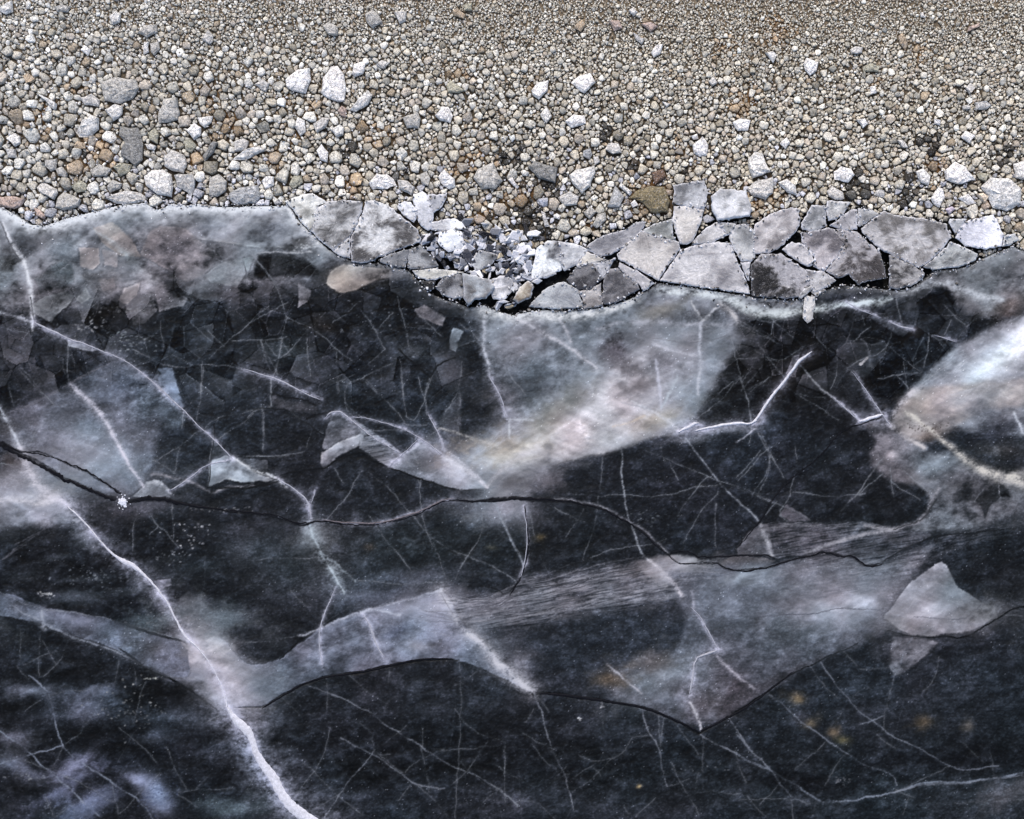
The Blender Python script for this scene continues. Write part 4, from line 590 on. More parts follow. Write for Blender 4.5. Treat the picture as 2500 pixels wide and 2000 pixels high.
for nm_, t, p, w, m, h, lab, k in DEFER: tag(ribbon(nm_, t, p, w, m, h, **k), lab)
def knot(t, cx, cy, r, n=26, seed=1, name='snow_knot', m=None, el=1.0):
    g = random.Random(seed); bm = bmesh.new(); ox, oy, k = TO[t]; X, Y = ox+cx*k, oy+cy*k
    for v in bmesh.ops.create_icosphere(bm, subdivisions=2, radius=r*0.34*S)['verts']: v.co = Vector((v.co.x*g.uniform(.8, 1.25), v.co.y*g.uniform(.8, 1.25), v.co.z*0.25))+Vector(PX(X, Y, 0.001))
    for _ in range(n):
        a = g.uniform(0, 6.28); q = min(0.85, abs(g.gauss(0, 0.42)))*r; s = r*g.uniform(0.10, 0.26)*max(0.35, 1-q/r*0.7)
        x, y, z = PX(X+q*math.cos(a)*el, Y+q*math.sin(a)*1.1, 0.002+0.3*s*S)
        vs = bmesh.ops.create_icosphere(bm, subdivisions=1, radius=s*S)['verts']
        for v in vs: v.co = Vector((v.co.x*g.uniform(.8, 1.3)+x, v.co.y*g.uniform(.8, 1.3)+y, v.co.z*0.6*g.uniform(.8, 1.2)+z))
    me = bpy.data.meshes.new(name); bm.to_mesh(me); bm.free(); return link(name, me, m or M_snow)
tag(knot('a2', 928, 1000, 21, 70, 3), 'small white lump of crushed snow where the black cracks meet', 'snow lump')

# ------------------------------------------------ broken ice plates along the shore
def sample(x, y):
    i = int(np.clip(round((x-X0)/ST), 0, nx-1)); j = int(np.clip(round((y-Y0)/ST), 0, ny-1)); return j, i
PLATES = []
def plate(t, pts, c, c2=None, label=None, z=0.0, th=8, rim=0.8, tilt=(0, 0), name='ice_plate', cat='ice plate', group='broken ice plates along the shore', dome=1.0, sm=0, contrast=1.0, off=None, grow_=4.2):
    P0 = np.array(T(t, pts)); PLATES.append(P0)
    cen = P0.mean(0); P1 = cen+(P0-cen)*(1+grow_/np.maximum(8, np.hypot(*(P0-cen).T)))[:, None]
    Q = chaikin(np.vstack([P1, P1[:1]]), 1)[:-1] if sm else P1
    seg = []; g = np.random.default_rng(abs(int(cen[0]*7+cen[1]))); z = z+g.uniform(0, 0.003)
    for a, b in zip(Q, np.roll(Q, -1, 0)):
        n = max(1, int(np.hypot(*(b-a))/3.0))
        for k in range(n): seg.append(a+(b-a)*k/n)
    B = np.array(seg); n = len(B); jit = np.convolve(np.tile(g.normal(0, 1, n), 3), np.ones(3)/3, 'same')[n:2*n]
    nrm = B-cen; nl = np.hypot(*nrm.T)+1e-6; B = B+nrm/nl[:, None]*(jit*1.7)[:, None]
    R = float(nl.mean()); nr = max(5, int(R/3.2)); fr = np.concatenate([[1, 0.985], np.linspace(0.95, 0.03, nr)])
    V = []; COL = []; c = np.array(c, float)*1.05; c2 = np.array(c2 if c2 is not None else c*0.62, float); c = c.mean()*0.5+c*0.5; c2 = c2.mean()*0.5+c2*0.5; c = c*np.array([1.0, 1.0, 0.99]); grad = g.normal(0, 1, 2)
    lines = []
    for _ in range(int(R/26)):
        t_ = g.uniform(0, 6.28); lines.append((math.cos(t_), math.sin(t_), g.uniform(-.6, .6)*R, g.uniform(1.0, 1.6), g.choice([14, 12, -22, 18])))
    for ri, f in enumerate(fr):
        for k in range(n):
            q = cen+(B[k]-cen)*f; d = (1-f)*nl[k]; j, i = sample(*q)
            nz = N_cloud[j, i]*0.75+N_mid[j, i]*0.5+0.35*N_fine[j, i]
            w_ = np.clip(0.35+0.45*((q-cen)@grad/R*0.7)+0.42*nz*contrast, 0, 1)
            cl = (c*1.06+3)*(1-w_)+c2*w_
            e = rim*math.exp(-(d/2.0)**2)*np.clip(0.55+0.4*N_fine[j, i]+0.3*N_cloud[j, i], 0.1, 1)+0.30*rim*math.exp(-(d/10)**2)
            cl = cl*(1-min(e, 1))+np.array([212, 213, 220])*min(e, 1)
            hz = z+th*S*(1-0.35*math.exp(-(d/1.6)**2))+0.0012*dome*nz+((q-cen)@np.array(tilt))*S
            V.append(PX(q[0], q[1], hz)); 
            for (la, lb, lc, lw, ls) in lines:
                dl = abs((q[0]-cen[0])*la+(q[1]-cen[1])*lb-lc); cl = cl+ls*math.exp(-(dl/lw)**2)
            COL.append(cl*(1+0.05*N_fine[j, i])+max(0, N_spk[j, i]-1.6)*30)
    V.append(PX(cen[0], cen[1], z+th*S)); COL.append(c)
    b0 = len(V)
    for k in range(n):                                  # side wall and underside
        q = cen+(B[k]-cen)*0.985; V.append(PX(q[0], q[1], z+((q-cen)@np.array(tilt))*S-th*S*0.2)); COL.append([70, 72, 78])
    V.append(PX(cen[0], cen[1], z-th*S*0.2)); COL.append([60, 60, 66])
    F = []; nrg = len(fr)
    for r in range(nrg-1):
        for k in range(n):
            k2 = (k+1) % n; F.append((r*n+k, r*n+k2, (r+1)*n+k2, (r+1)*n+k))
    me = bpy.data.meshes.new(name); tri = [((nrg-1)*n+k, (nrg-1)*n+(k+1) % n, nrg*n) for k in range(n)]
    sd_ = [(b0+k, b0+(k+1) % n, (k+1) % n, k) for k in range(n)]; bt = [(b0+(k+1) % n, b0+k, b0+n) for k in range(n)]
    A = np.array(V); area = sum(B[k][0]*B[(k+1) % n][1]-B[(k+1) % n][0]*B[k][1] for k in range(n))
    allf = F+tri+sd_+bt
    if area > 0: allf = [tuple(reversed(f)) for f in allf]
    ctr = A[:nrg*n+1].mean(0); loc = PX(cen[0], cen[1], z)
    me.from_pydata([tuple(v-np.array(loc)) for v in A], [], allf); me.update()
    for p in me.polygons: p.use_smooth = True
    setcol(me, lin(np.clip(COL, 5, 245)))
    o = link(name, me, M_plate); o.location = loc
    return tag(o, label, cat, group)
PG = lambda *a, **k: plate(*a, **k)
PG('b1', [(310,290),(400,255),(500,235),(560,265),(600,300),(545,305),(528,340),(515,440),(490,505),(425,430),(365,340)], (186,188,184), (120,122,116), 'knobbly pale green-white plate at the left end of the broken row')
PG('b1', [(550,345),(620,300),(720,287),(872,292),(862,370),(822,450),(782,540),(715,595),(662,645),(585,580),(510,508),(532,430)], (160,162,168), (74,74,76), 'grey-blotched rounded plate left of the widest black crack')
PG('b1', [(905,292),(980,290),(1060,320),(1130,380),(1210,440),(1280,500),(1302,560),(1298,590),(1150,635),(1000,695),(955,725),(885,735),(808,728),(800,650),(806,552),(850,470),(893,370)], (168,170,176), (66,64,66), 'largest dome-edged plate right of the widest black crack', contrast=1.3)
PG('b1', [(672,662),(728,612),(780,562),(778,705),(705,680)], (170,172,180), (158,159,163), 'small triangular wedge under the blotched and domed plates', rim=0.5)
PG('b1', [(1020,718),(1100,690),(1225,650),(1205,720),(1193,778),(1100,760),(1020,740)], (112,116,126), (70,74,82), 'dull grey sliver plate beneath the largest domed plate', rim=0.3)
PG('b1', [(1245,655),(1310,625),(1400,700),(1435,765),(1380,782),(1250,785),(1228,775),(1235,700)], (126,130,138), (52,54,60), 'half-dark plate with a black right end beside the sliver plate', rim=0.4)
PG('b1', [(1150,328),(1200,292),(1240,302),(1272,350),(1276,410),(1262,436),(1200,385)], (172,176,188), (150,154,164), 'small pale trapezoid plate left of the bone-shaped plate')
PG('b1', [(1270,242),(1330,228),(1365,247),(1380,312),(1400,372),(1396,478),(1370,496),(1322,465),(1298,400),(1280,320),(1260,280)], (196,198,208), (172,176,188), 'tall bone-shaped whitish plate in the rubble edge', rim=0.9)
PG('b1', [(1384,243),(1496,240),(1505,262),(1458,330),(1412,366),(1392,310)], (160,164,176), (130,134,146), 'grey triangular plate right of the bone-shaped plate')
PG('b1', [(1410,445),(1560,422),(1612,442),(1648,488),(1500,503),(1412,495)], (205,208,214), (170,172,178), 'jagged white plate under the round brown pebble')
PG('b1', [(1465,522),(1560,505),(1616,522),(1634,600),(1612,636),(1530,650),(1456,608)], (200,206,216), (160,168,180), 'bluish white faceted block at the left of the crushed patch')
PG('b1', [(1705,740),(1760,655),(1850,682),(1896,694),(1830,757),(1742,805)], (134,140,148), (70,74,80), 'grey folded plate with a white rim in the crushed patch')
PG('b1', [(1265,808),(1400,802),(1550,806),(1630,818),(1500,848),(1420,866),(1335,864),(1290,838)], (188,186,172), (150,150,142), 'cream lens-shaped plate lying along the ice edge')
PG('b1', [(1440,936),(1488,870),(1560,840),(1612,836),(1615,900),(1630,995),(1562,1003),(1490,980)], (118,122,132), (52,54,62), 'striped dark grey plate below the cream lens', rim=0.4)
PG('b1', [(1320,888),(1418,890),(1405,935),(1372,938)], (30,32,38), (14,15,18), 'small black plate below the cream lens', rim=0.3)
PG('b1', [(1640,838),(1720,855),(1828,884),(1862,930),(1806,1004),(1722,1014),(1684,1058),(1648,1006)], (132,142,154), (80,78,80), 'blue-grey blocky chunk on the edge of the crushed patch', th=22)
PG('c1', [(0,880),(90,850),(150,880),(140,960),(100,1015),(20,1010),(-10,940)], (196,196,206), (130,132,140), 'cluster of upright white flakes left of the tan chunk', rim=0.5)
PG('c1', [(172,1018),(210,950),(268,895),(308,920),(288,1000),(202,1046)], (168,156,134), (96,74,48), 'tan and brown chunk at the foot of the crushed patch', th=22)
PG('c1', [(348,642),(420,594),(496,592),(512,680),(520,795),(430,843),(314,864),(306,800),(334,720)], (186,194,202), (60,62,70), 'plate with a black top and a bright smooth lower half', off=1)
PG('c1', [(510,594),(620,612),(712,650),(694,690),(634,756),(552,796),(530,758),(524,664)], (170,174,182), (118,122,132), 'grainy grey plate right of the black-topped plate')
PG('c1', [(744,602),(850,544),(1000,504),(1080,445),(1146,444),(1132,490),(994,616),(886,682),(822,692),(718,640)], (138,138,148), (104,104,114), 'long grey plate lying above the thick diagonal crack')
PG('c1', [(650,766),(685,704),(722,670),(815,712),(862,722),(760,740)], (182,176,164), (160,152,142), 'small cream plate beside the rust stain', rim=0.6)
PG('c1', [(655,782),(748,756),(822,860),(736,938),(654,934),(570,872)], (90,90,98), (42,42,50), 'charcoal plate in the middle of the row', rim=0.2)
PG('c1', [(768,750),(898,730),(922,712),(874,790),(838,858)], (146,148,158), (120,124,134), 'narrow lavender splinter plate beside the charcoal plate', rim=0.4)
PG('c1', [(955,684),(1004,624),(1124,516),(1200,545),(1394,594),(1406,640),(1246,868),(1104,784),(962,716)], (166,160,158), (132,126,124), 'large warm grey diamond plate', rim=0.95)
PG('c1', [(945,800),(996,855),(1084,905),(1100,944),(958,1024),(880,1048),(852,1052),(838,980),(858,870),(894,800)], (112,110,118), (60,60,68), 'shadowy grey plate below the diamond plate', rim=0.3)
PG('c1', [(968,750),(1100,822),(1214,896),(1134,950),(1104,900),(1026,848),(958,782)], (158,156,162), (140,138,146), 'pale strip plate under the lower left side of the diamond', rim=0.7)
PG('c1', [(540,892),(634,955),(680,1078),(450,1084),(290,1070),(356,1000),(432,936)], (150,158,166), (124,130,140), 'hazy grey plate touching the long shore crack', rim=0.3)
PG('c1', [(655,962),(742,962),(814,910),(818,1040),(830,1062),(704,1082),(694,1010)], (142,138,140), (112,106,106), 'brownish grey plate between the charcoal and shadowy plates', rim=0.3)
PG('c1', [(1156,500),(1220,464),(1350,426),(1354,556),(1378,576),(1252,552),(1156,518)], (142,148,148), (96,100,98), 'greenish grey plate above the diamond plate')
PG('c1', [(1376,332),(1440,328),(1584,358),(1562,440),(1512,562),(1466,600),(1424,592),(1396,520),(1372,430)], (176,170,166), (148,142,138), 'smooth upright beige-grey plate shaped like a shield')
PG('c1', [(1380,174),(1480,156),(1590,136),(1612,230),(1590,334),(1500,324),(1374,298)], (150,154,164), (90,92,98), 'mottled square grey plate above the shield-shaped plate')
PG('c1', [(1275,878),(1432,656),(1530,628),(1640,606),(1792,606),(1822,700),(1918,920),(1932,974),(1830,960),(1600,922),(1400,897)], (166,164,170), (116,114,122), 'biggest pale fan-shaped plate with a fine line across it', contrast=0.8)
PG('c1', [(1534,572),(1600,506),(1690,448),(1750,540),(1640,592),(1512,606)], (164,162,166), (134,132,134), 'pale triangular plate between the shield and the frosty block')
PG('c1', [(1656,252),(1720,206),(1896,216),(1942,350),(1924,392),(1702,422),(1666,350)], (182,184,192), (120,122,126), 'frosty white block with a dark gap beneath it', th=20)
PG('c1', [(1792,562),(1834,470),(1900,468),(1970,522),(1970,696),(1944,730),(1874,720),(1826,622)], (156,158,162), (116,120,124), 'grainy grey plate right of the biggest pale plate')
PG('c1', [(1710,442),(1820,466),(1790,522),(1768,530)], (150,154,156), (116,120,120), 'tiny grey wedge under the frosty white block')
PG('c1', [(1876,752),(1938,757),(1932,872),(1922,866)], (156,158,168), (128,130,140), 'narrow pale splinter at the right tip of the biggest plate')
PG('d1', [(138,466),(250,388),(400,338),(452,355),(452,468),(404,534),(326,612),(238,662),(128,672),(128,560)], (158,152,156), (104,98,102), 'mauve-grey rounded plate speckled with frost')
PG('d1', [(112,766),(186,690),(326,690),(470,785),(500,806),(530,908),(456,992),(350,1000),(118,992),(108,900)], (130,128,138), (26,25,28), 'plate with a large black hollow in its middle', contrast=1.5, rim=0.4)
PG('d1', [(348,650),(412,598),(480,616),(552,684),(570,746),(520,768),(404,696)], (160,156,162), (122,118,124), 'small grey lobe-shaped plate over the hollow plate')
PG('d1', [(516,806),(636,818),(726,880),(616,948),(572,962),(552,908)], (158,158,164), (92,90,96), 'pale leaf-shaped plate touching the black star gap')
PG('d1', [(484,532),(680,496),(812,560),(742,700),(648,792),(574,766),(586,690),(496,600)], (150,142,150), (88,82,90), 'mauve marbled plate at the centre right of the row')
PG('d1', [(710,498),(896,526),(936,566),(1054,664),(1082,750),(1102,856),(900,892),(838,826),(764,852),(672,802),(768,700),(836,572)], (136,132,140), (54,48,50), 'large marbled plate left of the black wedge gap', contrast=1.3, rim=0.5)
PG('d1', [(702,464),(850,358),(888,356),(888,492),(800,492)], (154,152,160), (120,118,126), 'flat triangular mauve plate pointing left')
PG('d1', [(912,346),(1000,354),(1050,386),(922,466),(912,456)], (136,138,142), (92,94,98), 'small grey quarter plate beside the flat triangle')
PG('d1', [(934,492),(1104,368),(1200,406),(1400,426),(1542,456),(1590,560),(1474,696),(1378,762),(1342,766),(1150,672),(1086,642),(966,540)], (152,150,156), (92,88,86), 'long grey plate, the biggest in the right of the row', contrast=1.2)
PG('d1', [(1400,776),(1484,716),(1602,598),(1790,684),(1780,726),(1650,770),(1484,792)], (140,146,150), (84,88,92), 'bluish grey plate against the right shelf')
PG('d1', [(1144,698),(1160,700),(1334,790),(1390,822),(1380,856),(1296,912),(1200,934),(1148,922)], (132,130,134), (36,34,36), 'dark-streaked plate right of the black wedge gap', contrast=1.3, rim=0.5)
PG('d1', [(1648,560),(1666,504),(1732,438),(1916,393),(1942,450),(1990,540),(1970,612),(1868,632),(1722,612)], (200,202,220), (172,174,192), 'smooth lilac-white plate, brightest on the right', contrast=0.6)
PG('d1', [(1604,424),(1712,422),(1640,520),(1598,452)], (168,176,186), (140,146,154), 'small blue-white triangle beside the lilac-white plate')
PG('d1', [(1996,616),(2014,552),(2078,536),(2094,578),(2040,604)], (140,146,150), (110,116,118), 'small grey-green plate right of the lilac-white plate')
PG('d1', [(684,290),(838,296),(768,392),(684,424),(676,336)], (158,160,164), (110,112,114), 'frosty grey triangle above the flat mauve triangle')
PG('d1', [(488,450),(560,326),(652,326),(652,456),(600,502),(496,494)], (146,150,158), (100,104,110), 'bluish frosted plate beside the mauve rounded plate')
PG('d1', [(462,998),(505,945),(550,925),(545,950),(485,1005)], (186,186,190), (22,22,24), 'thin black and white splinter propped on the ice edge', name='ice_splinter', cat='ice splinter', group='loose ice splinters', z=0.012, th=6)
PG('d1', [(508,1012),(580,1006),(572,1080),(552,1168),(526,1185),(496,1152),(506,1080)], (172,170,170), (140,138,136), 'white stick-like splinter lying out on the black ice', name='ice_splinter', cat='ice splinter', group='loose ice splinters', z=0.000, th=4, rim=0.3)
PG('d1', [(560,930),(600,925),(655,955),(590,985),(570,965)], (150,146,142), (60,56,54), 'small brownish splinter right of the black and white splinter', name='ice_splinter', cat='ice splinter', group='loose ice splinters', th=6, rim=0.4)

# ------------------------------------------------ shore rubble
BIG = []   # (tile, pts, colour, adjective, noun-shape)
W1, W2, GR, BG, LG, BE, PK, RU, DG, GG = (216,217,223),(200,202,207),(170,171,173),(162,166,174),(188,189,193),(172,158,142),(176,160,156),(140,112,84),(128,130,133),(158,158,148)
BIG += [('a0',p,c) for p,c in [
 ([(1230,1180),(1290,1120),(1380,1160),(1405,1240),(1380,1305),(1300,1290),(1230,1250)],LG),([(1080,1330),(1140,1275),(1220,1270),(1290,1310),(1300,1400),(1290,1480),(1180,1460),(1100,1400)],W2),([(1305,1310),(1460,1305),(1465,1400),(1440,1480),(1400,1440),(1330,1400)],LG),
 ([(1570,1340),(1640,1310),(1710,1360),(1700,1430),(1630,1480),(1570,1470)],GR),([(1720,1450),(1800,1410),(1940,1390),(1955,1480),(1920,1530),(1780,1540),(1720,1500)],BG),([(1970,1370),(2050,1330),(2060,1390),(1990,1430)],W1),
 ([(785,1490),(880,1450),(960,1430),(1050,1450),(1110,1490),(1100,1510),(940,1540),(860,1530)],LG),([(-30,1480),(90,1470),(190,1500),(160,1550),(100,1575),(-30,1540)],PK),([(265,1410),(320,1365),(430,1420),(435,1450),(400,1500),(320,1460)],LG),
 ([(410,1560),(430,1480),(480,1440),(610,1500),(590,1550),(480,1580)],GR),([(530,1400),(600,1350),(650,1380),(640,1440),(570,1450)],GG),([(900,950),(1040,960),(1075,1080),(1075,1200),(1020,1250),(910,1170),(950,1080),(895,1020)],DG),
 ([(570,990),(620,900),(700,870),(745,890),(745,970),(680,1030),(590,1030)],W2),([(1180,870),(1230,740),(1330,730),(1350,850),(1340,900),(1190,930)],GR),([(750,620),(860,580),(1020,600),(1050,660),(1000,740),(900,780),(780,760)],GR),
 ([(780,830),(860,780),(920,800),(920,860),(860,910)],W2),([(1400,980),(1460,920),(1510,960),(1510,1020),(1450,1050)],W1),([(1480,880),(1600,870),(1590,920),(1540,960),(1500,930)],W2),([(1760,1060),(1830,1040),(1870,1060),(1850,1130),(1760,1140)],LG),
 ([(1740,1200),(1830,1130),(1950,1100),(1990,1130),(1850,1200)],W2),([(45,1040),(100,1000),(150,1020),(155,1080),(110,1100)],W2),([(40,1120),(110,1120),(120,1190),(60,1180)],LG),([(340,1200),(430,1190),(420,1270),(380,1290),(340,1250)],GR),
 ([(415,1270),(460,1250),(510,1300),(500,1340),(430,1320)],GR),([(265,700),(370,740),(430,780),(425,820),(400,825),(340,760)],W2),([(820,130),(870,80),(910,110),(900,170),(850,190)],W2),([(1080,310),(1115,310),(1115,390),(1075,410)],W2),
 ([(1130,330),(1190,310),(1205,360),(1160,420),(1130,390)],GR),([(1510,300),(1560,220),(1600,260),(1600,310),(1570,330)],LG),([(1030,250),(1080,190),(1180,180),(1180,240),(1100,280)],GR),([(405,50),(470,30),(530,50),(510,90),(430,90)],GR),
 ([(600,370),(640,340),(680,370),(660,420)],W1),([(550,1090),(590,1060),(640,1080),(640,1120),(560,1110)],BE),([(170,570),(210,550),(260,590),(240,620),(190,620)],BE),([(1090,1090),(1130,1080),(1175,1100),(1160,1130),(1110,1120)],W2),
 ([(1110,1000),(1160,960),(1190,1010),(1180,1080),(1120,1050)],GG),([(670,1280),(740,1230),(840,1270),(800,1320),(700,1330)],GR),([(850,1260),(900,1220),(990,1240),(980,1290),(900,1330)],GG),([(1380,1060),(1440,1050),(1480,1090),(1440,1150),(1390,1130)],GG),
 ([(250,1560),(300,1580),(350,1630),(330,1650),(270,1620)],PK),([(600,730),(690,700),(750,760),(740,800),(630,790)],LG),([(800,1400),(850,1350),(920,1380),(900,1420),(820,1450)],GR),([(1520,1180),(1600,1060),(1640,1070),(1600,1150),(1540,1220)],DG),([(-20,60),(90,0),(100,90),(40,110)],W2)]]
BIG += [('b0',p,c) for p,c in [
 ([(565,700),(580,580),(640,500),(690,490),(740,560),(750,650),(745,760),(700,770),(620,740)],W1),([(300,600),(390,520),(480,510),(490,600),(450,700),(360,690),(300,650)],W1),([(780,830),(850,740),(920,680),(950,720),(920,790),(830,840)],W2),([(800,550),(810,480),(870,460),(900,490),(880,560),(820,580)],W1),
 ([(1420,870),(1470,800),(1530,810),(1560,870),(1540,920),(1460,910)],W1),([(360,950),(390,880),(440,900),(450,990),(410,1020)],W2),([(690,830),(720,790),(760,820),(750,880),(710,870)],PK),([(630,970),(710,930),(740,960),(730,1020),(680,1030)],W2),
 ([(530,1130),(570,1080),(620,1150),(610,1220),(560,1200)],W1),([(110,1360),(150,1320),(210,1330),(210,1380),(160,1410)],W2),([(320,1390),(360,1320),(420,1320),(430,1370),(360,1420)],GG),([(920,1380),(980,1310),(1060,1310),(1120,1350),(1130,1390),(1060,1420),(950,1420)],W1),
 ([(1140,1350),(1220,1360),(1270,1410),(1250,1470),(1150,1420)],LG),([(1310,1310),(1360,1280),(1390,1340),(1370,1400),(1320,1380)],GR),([(1440,1330),(1490,1280),(1570,1350),(1575,1410),(1530,1420),(1470,1380)],W1),([(1710,1340),(1740,1270),(1860,1220),(1900,1300),(1930,1360),(1880,1420),(1780,1420)],GR),
 ([(1510,640),(1540,600),(1640,680),(1600,700),(1520,690)],GG),([(890,100),(950,70),(1000,110),(1030,160),(950,210),(900,160)],GR),([(1110,90),(1210,80),(1200,160),(1160,180)],LG),([(1550,80),(1590,50),(1650,110),(1640,140),(1570,120)],BE),([(570,190),(620,160),(690,200),(690,270),(620,260)],GR),
 ([(970,480),(1020,450),(1080,470),(1040,520)],LG),([(1640,30),(1700,20),(1700,80),(1640,80)],GG),([(0,1120),(60,1100),(150,1130),(40,1180)],LG),([(1180,880),(1290,840),(1320,890),(1300,970),(1210,960)],GR),([(500,930),(570,880),(630,890),(600,960),(530,1000)],LG),([(60,630),(120,590),(180,630),(150,690)],LG)]]
BIG += [('c0',p,c) for p,c in [
 ([(595,620),(650,570),(750,550),(785,620),(700,700),(660,680)],W1),([(300,680),(340,620),(430,600),(420,680),(360,750),(310,720)],W1),([(360,860),(420,800),(455,880),(410,930)],W2),([(550,910),(620,860),(700,870),(710,930),(600,960)],W1),([(1510,1090),(1590,1020),(1635,1090),(1620,1160),(1560,1180),(1520,1150)],W1),
 ([(1500,1020),(1550,1000),(1560,1050),(1520,1050)],W1),([(1810,920),(1870,890),(1950,900),(1930,980),(1850,980)],W1),([(1930,1200),(1980,1140),(2040,1160),(2100,1290),(1970,1340),(1940,1280)],W2),([(1920,1420),(1990,1360),(2120,1330),(2120,1450),(2060,1500),(1970,1480)],LG),
 ([(580,1320),(640,1270),(770,1250),(780,1300),(740,1400),(680,1460),(610,1380)],W2),([(500,1490),(590,1430),(660,1480),(640,1540),(550,1550)],LG),([(690,1130),(740,1110),(760,1160),(740,1200),(690,1170)],BG),([(760,1180),(800,1170),(820,1220),(780,1240)],LG),([(1200,390),(1240,330),(1290,330),(1270,400),(1220,430)],W1),
 ([(1060,240),(1150,300),(1130,330),(1090,300)],LG),([(1030,80),(1060,50),(1100,90),(1070,120)],W2),([(880,1070),(960,1080),(980,1150),(910,1160),(850,1120)],LG),([(460,1620),(490,1600),(520,1620),(510,1650),(470,1640)],W1),([(370,1580),(400,1600),(440,1700),(400,1710)],LG),([(760,1690),(800,1610),(860,1590),(870,1650),(790,1720)],GR),
 ([(690,1600),(740,1550),(790,1590),(740,1650)],GR),([(620,200),(680,140),(710,190),(670,240)],BE),([(1120,180),(1200,160),(1250,190),(1200,240)],PK),([(880,150),(960,150),(990,210),(920,230)],PK),([(1630,610),(1670,570),(1700,620),(1660,650)],LG),([(270,1250),(330,1210),(500,1260),(480,1370),(350,1340)],DG),([(1200,1300),(1290,1270),(1320,1330),(1230,1390)],(110,92,82)),
 ([(870,1560),(930,1390),(1000,1480),(960,1560)],BG),([(1280,760),(1350,780),(1320,810)],W2),([(120,1350),(190,1420),(210,1410),(150,1340)],W1),([(970,1370),(1060,1450),(1040,1470),(960,1400)],W2),([(1040,1530),(1080,1500),(1110,1540),(1060,1560)],W1),([(1030,1490),(1090,1430),(1200,1400),(1300,1400),(1340,1520),(1330,1600),(1200,1600),(1130,1520)],(120,112,92))]]
BIG += [('d0',p,c) for p,c in [
 ([(725,1290),(780,1250),(860,1270),(885,1320),(840,1370),(730,1350)],W1),([(1560,1280),(1640,1210),(1720,1250),(1800,1350),(1660,1390),(1570,1350)],W1),([(1340,1290),(1400,1260),(1460,1330),(1440,1400),(1380,1370)],W2),([(1830,1410),(1910,1330),(2030,1340),(2140,1430),(2130,1530),(2030,1590),(1920,1560),(1880,1470)],W2),
 ([(1480,1540),(1460,1490),(1510,1410),(1550,1420),(1560,1480),(1520,1560)],W1),([(1660,1490),(1740,1460),(1800,1530),(1740,1540)],W1),([(1800,1460),(1850,1445),(1900,1480),(1860,1525)],(208,198,186)),([(2080,1230),(2156,1210),(2190,1300),(2156,1350),(2100,1340)],W2),([(500,480),(520,430),(610,470),(600,530),(550,570),(505,530)],W1),([(210,400),(270,380),(300,420),(270,470)],W2),
 ([(940,500),(1000,470),(1070,500),(1060,540),(950,535)],GG),([(850,370),(890,345),(950,360),(940,400),(860,400)],LG),([(1690,790),(1740,780),(1760,820),(1700,820)],LG),([(1790,770),(1870,755),(1920,790),(1880,820),(1800,820)],LG),([(1730,240),(1740,200),(1830,170),(1830,200)],PK),([(900,900),(960,880),(990,930),(950,960)],W1),([(1680,1030),(1720,980),(1790,1020),(1750,1080)],W1),
 ([(1200,1050),(1250,1050),(1290,1110),(1250,1110)],LG),([(1210,270),(1240,250),(1290,330),(1270,380),(1220,330)],BE),([(320,1080),(370,1030),(400,1070),(360,1120)],W1),([(1720,660),(1760,620),(1790,660),(1750,710)],LG),([(670,1440),(720,1400),(800,1440),(810,1500),(740,1510),(690,1480)],LG),([(1800,1300),(1900,1300),(1870,1370),(1820,1350)],GG),
 ([(300,1370),(380,1340),(440,1400),(450,1470),(380,1450)],W2),([(1380,90),(1400,90),(1415,130),(1385,130)],W1),([(1480,890),(1530,900),(1530,940),(1490,930)],W1),([(1000,650),(1040,640),(1050,700),(1010,710)],W1),([(1050,1420),(1110,1440),(1110,1490),(1030,1470)],LG),([(1560,1570),(1620,1550),(1650,1570),(1600,1610)],(186,180,200))]]

# occupancy raster (1 unit) of the shore strip
RX0, RX1, RY0, RY1 = -320, 2820, -300, 820
occ = np.zeros((RY1-RY0, RX1-RX0), bool)
yy, xx = np.mgrid[RY0:RY1, RX0:RX1]
shore_y = np.interp(np.arange(RX0, RX1), SHP[:, 0], SHP[:, 1])
RB = [(-320,460)]+[p for p in SHORE if p[0] < 700]+[(700,497),(760,540),(1000,575),(1060,600),(1110,640),(1200,640),(1330,600),(1440,575),(1560,545),(1640,535),(1780,535),(1900,535),(1960,525),(2100,512),(2200,512),(2320,530),(2380,575),(2450,595),(2500,585),(2820,590)]
RB = np.array(RB); rb = np.interp(np.arange(RX0, RX1), RB[:, 0], RB[:, 1])
rb = rb+np.clip((np.arange(RX0, RX1)-1330)/60, 0, 1)*45; rb = np.minimum(rb, shore_y-2); forb = yy > (rb-1.5)[None, :]
def paint(P, grow_, val=None):
    P = np.asarray(P); x0, y0 = np.floor(P.min(0)-grow_).astype(int); x1, y1 = np.ceil(P.max(0)+grow_).astype(int)
    x0, x1 = max(x0, RX0), min(x1, RX1-1); y0, y1 = max(y0, RY0), min(y1, RY1-1)
    if x1 <= x0 or y1 <= y0: return
    Y, X = np.mgrid[y0:y1, x0:x1].astype(float); s = sdf(P, X, Y) > -grow_
    occ[y0-RY0:y1-RY0, x0-RX0:x1-RX0] |= s
for P in PLATES: paint(P, 5.5)
plocc = occ.copy()

